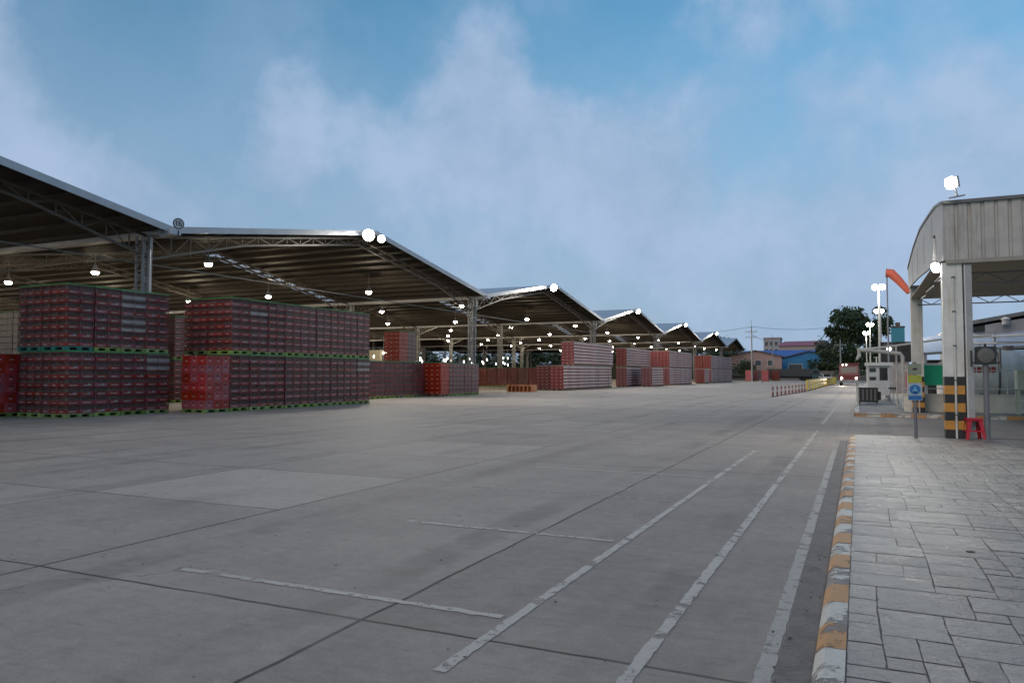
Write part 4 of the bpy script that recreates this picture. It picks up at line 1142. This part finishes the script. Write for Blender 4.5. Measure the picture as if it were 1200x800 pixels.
# lamps on the canopy
def small_flood(loc, rz, ry, label, en, size=1, rot=None):
    r = empty('canopy_floodlight', loc, rz); tag(r, label, 'floodlight', 'floodlights on the gate canopy')
    mb = MB(); mb.box(-.06, 0, -.15 * size, .15 * size, -.12 * size, .12 * size, HOUS)
    for k in range(5): mb.box(-.1, -.0602, -.12 * size + k * .055 * size, -.1 * size + k * .055 * size, -.1 * size, .1 * size, HOUS)
    mb.build('housing', r)
    mb = MB(); mb.tube([(.002, 0, 0), (.03, 0, 0), (.05, 0, 0)], [.135 * size, .13 * size, .07 * size], LENSC, 16); mb.build('lens', r)
    mb = MB(); mb.bar((-.08, 0, -.1), (-.12, 0, -.3), .035, HOUS); mb.box(-.25, .02, -.1, .1, -.33, -.3, HOUS); mb.build('bracket', r)
    r.rotation_euler = (0, ry, rz)
    lamp_light('flood_beam', r, (.12, 0, 0), en, (1, .95, .85), .1, 'SPOT', (0, R(-90), 0), 165)
    return r
small_flood((1.92, 18.75, 5.66), R(228), R(12), 'glaring floodlight on the roof corner of the gate canopy', 260)
small_flood((1.63, 19.2, 3.88), R(215), R(20), 'bright floodlight hung under the edge of the gate canopy', 200, .85)
mb = MB(); mb.tube([(1.62, 19.3, 4.05), (1.62, 19.3, 4.55)], .035, SW, 8); mb.tube([(1.62, 19.3, 4.55), (1.62, 19.3, 4.62)], .02, BLK, 6)
o = mb.build('antenna'); tag(o, 'short white antenna tube on the side of the gate canopy', 'antenna')
# signs and signal before the column
POST = M('post_grey', (.17, .17, .18), .55, var=.25)
r = empty('lane_sign', (1.13, 18.75, .1)); tag(r, 'grey post with grey, yellow green and round blue sign plates', 'sign')
mb = MB(); mb.tube([(0, 0, 0), (0, 0, 1.66)], .035, POST, 10); mb.build('post', r)
mb = MB(); mb.box(-.135, .135, -.055, -.036, 1.38, 1.62, M('sign_sage', (.22, .25, .18), .6)); mb.box(-.04, .04, -.062, -.0552, 1.485, 1.515, BLK); mb.box(-.02, .05, -.061, -.0552, 1.5, 1.53, BLK); mb.build('upper_plate', r)
mb = MB(); mb.box(-.135, .135, -.055, -.036, 1.21, 1.37, M('sign_lime', (.33, .36, .04), .6)); mb.build('middle_plate', r)
mb = MB(); mb.box(-.14, .14, -.06, -.036, .82, 1.2, M('sign_pale', (.32, .4, .46), .6)); mb.build('lower_plate', r)
BLU = M('sign_blue', (.01, .12, .36), .5)
mb = MB(); mb.tube([(0, -.0602, 1.06), (0, -.068, 1.06)], .105, BLU, 24); mb.box(-.125, .125, -.068, -.0602, .835, .925, BLU)
PIC = M('sign_pictogram', (.15, .4, .6), .5)
mb.tube([(0, -.0685, 1.1), (0, -.072, 1.1)], .022, PIC, 12); mb.box(-.04, .04, -.072, -.0685, 1.0, 1.07, PIC); mb.box(-.06, .06, -.072, -.0685, 1.0, 1.02, PIC); mb.build('blue_emblem', r)
r = empty('traffic_signal', (2.47, 18.75, .1)); tag(r, 'single round unlit traffic signal on a grey post beside the striped column', 'traffic signal')
mb = MB(); mb.tube([(0, 0, 0), (0, 0, 1.6)], .055, POST, 12); mb.box(-.12, .12, -.12, .12, 0, .02, POST); mb.build('post', r)
mb = MB(); mb.box(-.19, .19, -.1, .08, 1.6, 1.98, BLK); mb.box(-.27, -.25, -.12, .05, 1.55, 1.9, BLK); mb.box(.25, .27, -.12, .05, 1.5, 1.92, BLK)
mb.box(-.25, .25, -.02, .02, 1.62, 1.65, BLK); mb.bar((0, 0, 1.98), (0, 0, 2.04), .04, BLK); mb.build('housing', r)
mb = MB(); mb.tube([(0, -.101, 1.79), (0, -.12, 1.79), (0, -.13, 1.79)], [.165, .155, .08], M('dull_lens', (.12, .115, .1), .35, scale=30), 28); mb.build('lens', r)
mb = MB(); mb.box(-.2, .2, -.06, .06, 2.04, 2.07, SW); mb.build('top_cap', r)
# red plastic stool
RST = M('stool_red', (.5, .015, .03), .4, var=.15)
r = empty('plastic_stool', (2.23, 18.85, .1), R(8)); tag(r, 'red plastic stool standing between striped column and signal post', 'stool')
mb = MB(); mb.box(-.15, .15, -.15, .15, .42, .455, RST); mb.box(-.16, .16, -.16, .16, .395, .4198, RST); s_ = mb.build('seat', r); bevel(s_, .012, 2)
for sx in (-1, 1):
    for sy in (-1, 1):
        mb = MB(); a = .145; b = .19
        mb.add([(sx * a, sy * a, .395), (sx * (a - .085), sy * a, .395), (sx * a, sy * (a - .085), .395), (sx * b, sy * b, 0), (sx * (b - .055), sy * b, 0), (sx * b, sy * (b - .055), 0),
                (sx * (a - .02), sy * (a - .02), .395), (sx * (b - .02), sy * (b - .02), 0)],
               [(0, 1, 4, 3), (0, 2, 5, 3), (1, 6, 7, 4), (2, 6, 7, 5), (3, 4, 7, 5), (0, 1, 6, 2)], RST); mb.build('leg', r)
mb = MB()
for s_ in (-1, 1):
    mb.box(-.165, .165, s_ * .168 - .006, s_ * .168 + .006, .17, .2, RST); mb.box(s_ * .168 - .006, s_ * .168 + .006, -.16, .16, .17, .2, RST)
mb.build('brace', r)

# ------------------------------------------------------------------ island with the pump station
isl = MB(); isl.prism([(.02, 29.35), (14, 28.35), (16, 60), (.3, 110), (-.15, 60)], 'z', -.05, .1, M('island_concrete', (.3, .28, .25), .8, var=.35, scale=1.5)); struct(isl.build('traffic_island'))
kerb('kerb', (14, 28.2), (-.13, 29.35), .16, .12, .46, first=0)
bpy.data.objects[-1] if False else None
kerb('kerb', (-.29, 60), (-.13, 29.4), .0 + .15, .12, 1.0, first=1) if False else None
k2 = MB(); k2.box(-.14, .02, 29.52, 60, -.02, .12, KC); k2.box(-.1425, .0205, 29.52, 60, -.02, .1215, KW); struct(k2.build('kerb'))
# low white wall
WW = M('low_wall_white', (.68, .65, .58), .75, var=.25, scale=2)
mb = MB(); mb.box(1.55, 14, 31.75, 31.95, .1, .72, WW); mb.box(1.53, 14, 31.72, 31.98, .72, .76, WW); tag(mb.build('low_wall'), 'low white painted wall along the back of the kerbed island', 'wall')
# rail fence on it
r = empty('rail_fence', (0, 32.2, 0)); tag(r, 'thin pale pipe fence in front of the grey tanks', 'fence')
for z in (.95, 1.62): mb = MB(); mb.tube([(1.6, 0, z), (14, 0, z)], .018, SW, 6); mb.build('rail', r)
for k in range(8): mb = MB(); mb.tube([(1.7 + k * 1.6, 0, .1), (1.7 + k * 1.6, 0, 1.64)], .02, SW, 6); mb.build('post', r)
# green board
GRN = M('board_green', (.0, .42, .22), .5, var=.15)
r = empty('green_board', (2.55, 31.9, 0)); tag(r, 'plain green board fixed to the fence behind the striped column', 'sign board')
mb = MB(); mb.box(-.4, .32, -.03, .02, 1.08, 1.82, GRN); mb.build('panel', r)
mb = MB(); mb.box(-.42, .34, -.04, .03, 1.8202, 1.9, SW); mb.box(-.42, -.4, -.035, .025, 1.0, 1.82, SW); mb.build('frame', r)
# tanks
TNK = M('tank_metal', (.75, .73, .7), .38, metal=.1, var=.3, scale=1.2, stretch=(2.5, 1, .6)); TNB = M('tank_band', (.15, .13, .12), .5, var=.3)
def tank(x0_, x1_, y, rad, zc, label, word=None):
    r = empty('storage_tank', (x0_, y, 0)); tag(r, label, 'tank', 'storage tanks behind the fence'); ln = x1_ - x0_
    mb = MB(); pts = [(-.38, 0, zc), (-.33, 0, zc), (-.2, 0, zc), (0, 0, zc), (ln, 0, zc), (ln + .2, 0, zc), (ln + .38, 0, zc)]
    mb.tube(pts, [.05, rad * .45, rad * .82, rad, rad, rad * .8, .05], TNK, 32, cap=False); o = mb.build('shell', r); smooth_by_angle(o, 50)
    mb = MB()
    for f in (.02, .35, .68, .98): mb.tube([(ln * f, 0, zc), (ln * f + .07, 0, zc)], rad + .012, TNB, 32); 
    mb.build('band', r)
    for f in (.2, .8):
        mb = MB(); mb.box(ln * f - .12, ln * f + .12, -rad * .7, rad * .7, .1, zc - rad * .62, BLK); mb.build('saddle', r)
    mb = MB(); mb.tube([(ln * .5, 0, zc + rad - .05), (ln * .5, 0, zc + rad + .16)], .2, TNB, 14); mb.bar((ln * .2, 0, zc + rad + .02), (ln * .2, 0, zc + rad + .3), .05, GALV); mb.bar((ln * .8, 0, zc + rad + .02), (ln * .8, 0, zc + rad + .3), .05, GALV); mb.bar((ln * .2, 0, zc + rad + .3), (ln * .8, 0, zc + rad + .3), .04, GALV); mb.build('hatch', r)
    if word:
        mb = MB(); x = .25
        a = -math.asin(.18)
        for w in (.1, .13, .1, .11, .13): mb.box(x, x + w, -rad - .02, -rad + .012, zc + .1, zc + .32, M('tank_lettering', (.45, .05, .03), .5)); x += w + .045
        mb.build('lettering', r)
    return r
tank(3.75, 6.9, 34.6, .98, 1.45, 'grey steel tank with red lettering behind the signal post', True)
tank(7.6, 11.5, 34.9, 1.02, 1.5, 'second grey steel tank further right behind the cream cabinet')
r = empty('pipe_rack', (4.2, 37.5, 0)); tag(r, 'white steel pipe rack with vertical risers behind the grey tanks', 'pipe rack')
for z in (2.75, 3.05):
    mb = MB(); mb.tube([(-.6, 0, z), (9, 0, z + .25)], .05, SW, 8); mb.build('pipe', r)
for k in range(6):
    mb = MB(); x = -.4 + k * 1.5; mb.bar((x, .1, 0), (x, .1, 3.2 + .03 * k), .09, GALV); mb.bar((x, -.25, 2.6), (x, .35, 2.6), .06, GALV); mb.build('post', r)
    mb = MB(); mb.tube([(x + .5, -.1, .2), (x + .5, -.1, 2.75)], .035, SW, 8); mb.tube([(x + .5, -.1, 1.9), (x + .5, -.1, 2.0)], .08, M('valve_red', (.4, .04, .03), .5), 8); mb.build('riser', r)
# cream cabinet
CRM = M('cabinet_cream', (.5, .5, .4), .5, var=.12)
r = empty('cream_cabinet', (5.55, 30.8, .1)); tag(r, 'cream metal cabinet with small dark badge and open shelf below', 'cabinet')
mb = MB(); mb.box(-.62, .7, -.3, .3, .85, 1.52, CRM); o = mb.build('body', r); bevel(o, .03, 2)
for sx in (-.6, .64):
    for sy in (-.28, .24): mb = MB(); mb.box(sx, sx + .06, sy, sy + .06, 0, .8498, CRM); mb.build('leg', r)
mb = MB(); mb.box(-.53, .63, -.28, .28, .38, .42, CRM); mb.build('shelf', r)
mb = MB(); mb.box(-.38, -.12, -.312, -.301, 1.2, 1.34, M('badge_navy', (.03, .04, .12), .5)); mb.box(-.33, -.17, -.316, -.3121, 1.24, 1.3, SW); mb.build('badge', r)

# guard cabin and pump gear
WC = M('cabin_white', (.5, .5, .5), .5, var=.15)
r = empty('guard_cabin', (.95, 43.5, .1)); tag(r, 'small white cabin with overhanging flat roof on the island', 'cabin')
mb = MB(); mb.box(-.5, .52, -.6, .6, .3, 1.82, WC); mb.build('wall', r)
mb = MB(); mb.box(-.62, .68, -.75, .75, 1.8202, 1.98, SW); mb.box(-.1, -.04, -.1, -.04, 1.98, 2.25, SW); mb.box(-.2, .06, -.1, -.04, 2.25, 2.28, SW); mb.build('roof', r)
for (a, b, c, d) in ((-.42, -.12, 1.5, 1.7), (-.42, -.12, 1.08, 1.25), (.05, .42, 1.08, 1.72)):
    mb = MB(); mb.box(a, b, -.62, -.601, c, d, GLS); mb.build('window', r)
for sx in (-.45, .4): mb = MB(); mb.box(sx, sx + .08, -.5, .5, 0, .2998, GALV); mb.build('leg', r)
r = empty('black_cabinet', (.42, 38.6, .1)); tag(r, 'low black equipment box with side fins on the island corner', 'equipment box')
mb = MB(); mb.box(-.5, .4, -.3, .3, .1, .78, BLK); o = mb.build('body', r); bevel(o, .02, 2)
mb = MB(); mb.box(.4002, .52, -.2, .2, .2, .6, BLK)
for k in range(5): mb.box(-.44 + k * .17, -.36 + k * .17, -.31, -.3002, .18, .7, TRIM)
mb.build('vent', r)
mb = MB()
for sx in (-.42, .3): mb.box(sx, sx + .08, -.25, .25, 0, .0998, TRIM)
mb.build('foot', r)
# pipe arm
PW = M('pipe_white', (.5, .49, .45), .5, var=.2)
r = empty('loading_arm', (0, 0, .1)); tag(r, 'thick white pipe arm on posts reaching over the island', 'pipe arm')
mb = MB(); mb.tube([(.02, 35, 2.42), (.9, 35.1, 2.34), (1.62, 35.2, 2.24), (1.7, 35.2, 2.1), (1.7, 35.2, 0)], [.085, .08, .08, .075, .06], PW, 12); mb.build('main_pipe', r)
mb = MB(); mb.tube([(.3, 36, 2.48), (1.2, 36, 2.56), (3.4, 36.2, 2.88), (5, 36.2, 3.0)], .045, PW, 8); mb.tube([(.02, 35, 2.42), (.3, 36, 2.48)], .05, PW, 8); mb.build('cross_pipe', r)
mb = MB(); mb.tube([(.05, 35, 2.4), (.06, 34.95, 2.15), (-.04, 34.95, 2.0)], [.07, .09, .05], PW, 10); mb.build('nozzle', r)
mb = MB(); mb.tube([(1.5, 36, 2.6), (1.5, 36, 0)], .03, PW, 8); mb.tube([(2.2, 36, 2.65), (2.2, 36, 0)], .05, PW, 8); mb.tube([(-.02, 36.3, 1.1), (-.02, 36.3, 0)], .04, PW, 8); mb.tube([(-.02, 36.3, 1.0), (-.02, 44, 1.0)], .03, PW, 8); mb.build('post', r)
r = empty('red_sign', (1.83, 33.2, .1)); tag(r, 'upright red panel on grey base beside the pipe post', 'panel')
mb = MB(); mb.box(-.14, .12, -.05, .05, .75, 1.48, M('panel_red', (.5, .05, .07), .5)); mb.build('panel', r)
mb = MB(); mb.box(-.12, .16, -.06, .06, 0, .7498, M('panel_base', (.2, .21, .27), .5)); mb.build('base', r)
r = empty('white_locker', (2.15, 33.6, .1)); tag(r, 'tall white steel locker between red panel and striped column', 'locker')
mb = MB(); mb.box(-.17, .2, -.2, .2, 0, 1.75, WC); mb.build('body', r)
mb = MB(); mb.box(-.15, .18, -.212, -.2002, .08, 1.68, SW); mb.box(.1, .13, -.22, -.2121, .85, .98, TRIM); mb.build('door', r)
r = empty('white_block', (2.0, 31.3, .1)); tag(r, 'white painted block at the foot of the far striped column', 'block')
mb = MB(); mb.box(-.3, -.02, -.12, .3, 0, .62, WW); mb.build('body', r)
# round stool / hose
r = empty('work_stool', (1.5, 40, .1)); tag(r, 'black topped work stool with thin legs beside the cabin', 'stool')
mb = MB(); mb.tube([(0, 0, .68), (0, 0, .76)], .2, BLK, 14); mb.build('seat', r)
for a in (0, 90, 180, 270):
    mb = MB(); mb.bar((math.cos(R(a)) * .1, math.sin(R(a)) * .1, .68), (math.cos(R(a)) * .24, math.sin(R(a)) * .24, 0), .03, GALV); mb.build('leg', r)
# dark hopper between arm and column
r = empty('dark_hoarding', (2.75, 50, 0)); tag(r, 'dark screened panel on posts behind the far canopy column', 'screen')
mb = MB(); mb.box(-1.5, .35, 0, .1, 2.2, 3.4, M('mesh_dark', (.03, .028, .028), .8)); mb.build('panel', r)
for x in (-1.3, .2): mb = MB(); mb.box(x, x + .1, .1001, .2, 0, 3.4, TRIM); mb.build('post', r)
# windsock
r = empty('windsock', (1.5, 44.8, .1)); tag(r, 'orange windsock drooping from a thin pole above the island', 'windsock')
mb = MB(); mb.tube([(0, 0, 0), (0, 0, 7.0)], [.05, .03], GALV, 8); mb.build('pole', r)
WSO = M('sock_orange', (.95, .19, .1), .6, var=.12)
mb = MB(); mb.tube([(-.02, -.05, 6.78), (.2, -.1, 6.76), (.55, -.2, 6.35), (.8, -.25, 6.0), (1.02, -.3, 5.66)], [.24, .235, .2, .17, .13], WSO, 16, cap=False); so = mb.build('sock', r); smooth_by_angle(so, 60)
mb = MB()
for i in range(16):
    a, b = 2 * math.pi * i / 16, 2 * math.pi * (i + 1) / 16
    mb.bar((-.02, -.05 + math.cos(a) * .24, 6.78 + math.sin(a) * .24), (-.02, -.05 + math.cos(b) * .24, 6.78 + math.sin(b) * .24), .015, GALV)
mb.build('ring', r)
# street lamps
def street_lamp(x, y, h, label, two=True, en=1500):
    r = empty('street_lamp', (x, y, .0)); tag(r, label, 'street lamp', 'street lamps beyond the island')
    mb = MB(); mb.tube([(0, 0, 0), (0, 0, .4), (0, 0, h - .2)], [.12, .09, .055], PW, 10); mb.build('pole', r)
    mb = MB(); mb.bar((-.3, 0, h - .15), (.3, 0, h - .15), .05, HOUS)
    for s_ in (-1, 1): mb.box(s_ * .22 - .17, s_ * .22 + .17, .0, .08, h - .16, h + .14, HOUS)
    mb.build('housing', r)
    for s_ in (-1, 1):
        mb = MB(); mb.tube([(s_ * .22, -.002, h), (s_ * .22, -.05, h), (s_ * .22, -.1, h)], [.19, .2, .1], LENSC, 14); mb.build('lens', r)
    lamp_light('lamp_light', r, (0, -.25, h), en, (1, .95, .85), .2)
street_lamp(1.39, 57.7, 7.5, 'tall double headed street lamp, brightest, closest to the windsock')
street_lamp(1.93, 80, 7.5, 'street lamp directly below the brightest one in the row')
street_lamp(1.4, 101, 7.5, 'street lamp second furthest in the row before the tree')
street_lamp(1.2, 122, 7.5, 'furthest street lamp of the row in front of the tree')
for (x, y, h) in ((1.75, 68, 7.0),):
    r = empty('flag_pole', (x, y, 0)); tag(r, 'bare thin mast beside the street lamps', 'mast')
    mb = MB(); mb.tube([(0, 0, 0), (0, 0, h)], [.08, .04], PW, 8); mb.build('pole', r)
    mb = MB(); mb.tube([(0, 0, h), (0, 0, h + .12)], [.06, .02], PW, 8); mb.build('cap', r)

# ------------------------------------------------------------------ plant building on the right
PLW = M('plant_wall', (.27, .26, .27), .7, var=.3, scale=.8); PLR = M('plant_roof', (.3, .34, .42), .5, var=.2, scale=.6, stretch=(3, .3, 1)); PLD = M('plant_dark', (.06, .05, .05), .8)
r = empty('plant_building', (0, 0, 0)); tag(r, 'large grey plant building with stepped slanting roofs behind the tanks', 'building')
Yp = 56
mb = MB(); mb.prism([(6.6, 0), (6.6, 4.55), (22, 7.3), (22, 0)], 'y', Yp + 2, Yp + 20, PLW); mb.build('wall', r)
mb = MB(); mb.prism([(6.2, 4.6), (6.2, 4.85), (24, 8.02), (24, 7.8)], 'y', Yp + .6, Yp + 21, TRIM); mb.build('roof', r)
mb = MB(); mb.prism([(7.5, 3.75), (7.5, 4.65), (24, 7.5), (24, 6.6)], 'y', Yp + .7, Yp + .8, PLW); mb.build('upper_panel', r)
# lower lean-to roof that slopes towards the viewer
mb = MB(); mb.add([(3.4, Yp + 1.8, 3.9), (24, Yp + 1.8, 6.2), (24, Yp - 5, 4.2), (3.4, Yp - 5, 2.75)], [(0, 1, 2, 3)], PLR)
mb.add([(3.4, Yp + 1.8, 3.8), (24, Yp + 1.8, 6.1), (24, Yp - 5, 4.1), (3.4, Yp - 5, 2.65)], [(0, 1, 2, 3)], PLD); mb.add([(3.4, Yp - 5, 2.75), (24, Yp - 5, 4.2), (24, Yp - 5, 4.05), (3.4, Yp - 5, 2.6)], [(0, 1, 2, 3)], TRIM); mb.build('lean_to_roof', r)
for k in range(4):
    mb = MB(); x = 8.6 + k * 2.6; zz = 4.55 + (x - 3.4) * .11; mb.tube([(x, Yp + .4, zz - .5), (x, Yp + .4, zz - .15)], [.22, .22], PLW, 14); mb.tube([(x, Yp + .4, zz - .15), (x, Yp + .4, zz - .02)], [.3, .1], SW, 14); mb.build('roof_vent', r)
for k in range(8): mb = MB(); x = 3.6 + k * 2.6; mb.box(x, x + .16, Yp - 4.9, Yp - 4.7, 0, 2.6 + (x - 3.4) * .07, GALV); mb.build('post', r)
mb = MB(); mb.bar((9.3, Yp - 5.2, 4.3), (24, Yp - 5.2, 6.6), .12, SW); mb.build('pipe', r)
mb = MB()
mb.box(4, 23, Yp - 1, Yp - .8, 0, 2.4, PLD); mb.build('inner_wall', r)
for k in range(6):
    mb = MB(); mb.tube([(5 + k * 2.4, Yp - 4, .1), (5 + k * 2.4, Yp - 4, 2.1), (5 + k * 2.4, Yp - 4, 2.4)], [.7, .7, .2], TNK, 18); mb.build('vessel', r)
wl = empty('wall_lamp', (0, 0, 0)); mb = MB(); mb.tube([(0, 0, 0), (0, -.12, 0)], .12, E('wall_lamp_glass', (1, .97, .88), 14), 10); mb.build('lens', wl); mb = MB(); mb.box(-.13, .13, .001, .1, -.13, .13, HOUS); mb.build('housing', wl)
for i, (x, y, z, lb) in enumerate(((6.55, Yp + .3, 4.1, 'small bright lamp at the roof corner of the plant building'), (9.6, Yp - 5.1, 3.3, 'small bright lamp under the lean-to roof edge'), (4.9, Yp - 5.1, 2.5, 'small bright lamp left under the lean-to, behind the striped column'), (2.9, 52, 3.0, 'small bright lamp between the two canopy columns'), (1.7, 50, 3.0, 'small bright lamp above the pipe arm'), (3.35, 52, 2.7, 'small lamp low between the canopy columns'))):
    o = wl if i == 0 else copy_tree(wl); o.location = (x, y, z); tag(o, lb, 'lamp', 'small lamps about the plant')
# low parapet and clutter far behind the island
mb = MB()
mb.box(2.2, 3.3, 60, 66, 0, 2.6, PLW); mb.box(2.0, 3.5, 59.8, 66.2, 2.6, 2.75, TRIM)
tag(mb.build('pump_house'), 'small grey pump house behind the far canopy column', 'building')

# dusk haze over the whole yard
if HAZE:
    hm = bpy.data.materials.new('haze'); hm.use_nodes = True; ht = hm.node_tree; ht.nodes.clear()
    ho = N(ht, 'ShaderNodeOutputMaterial'); hv = N(ht, 'ShaderNodeVolumePrincipled'); hv.inputs['Color'].default_value = (.82, .88, .95, 1); hv.inputs['Density'].default_value = HAZE; hv.inputs['Anisotropy'].default_value = .6
    L(ht, hv.outputs[0], ho.inputs['Volume'])
    hb_ = MB(); hb_.box(-905, 905, -65, 1505, -1, 24, hm); h_ = hb_.build('haze'); h_['kind'] = 'stuff'

# specks of grit and dry leaves on the concrete
rl = random.Random(5); lb_ = MB(); LT = M('dry_litter', (.07, .045, .03), .9, var=.5, scale=20)
for i in range(420):
    x = rl.uniform(-9, -.45); y = rl.uniform(2.5, 19) if i % 3 else rl.uniform(2.5, 8)
    if i % 4 == 0: x = rl.gauss(-.34, .05)
    a = rl.uniform(0, 6.28); q = rl.uniform(.004, .016); z = .008
    if -.41 < x < -.23: z = .01
    if x > -.24: continue
    lb_.add([(x + math.cos(a) * q, y + math.sin(a) * q, z), (x + math.cos(a + 2) * q * .7, y + math.sin(a + 2) * q * .7, z), (x + math.cos(a + 3.3) * q, y + math.sin(a + 3.3) * q, z + .004), (x + math.cos(a + 4.8) * q * .6, y + math.sin(a + 4.8) * q * .6, z)], [(0, 1, 2, 3)], LT)
tag(lb_.build('litter'), 'specks of grit and dry leaf scattered on the concrete', 'litter', kind='stuff')
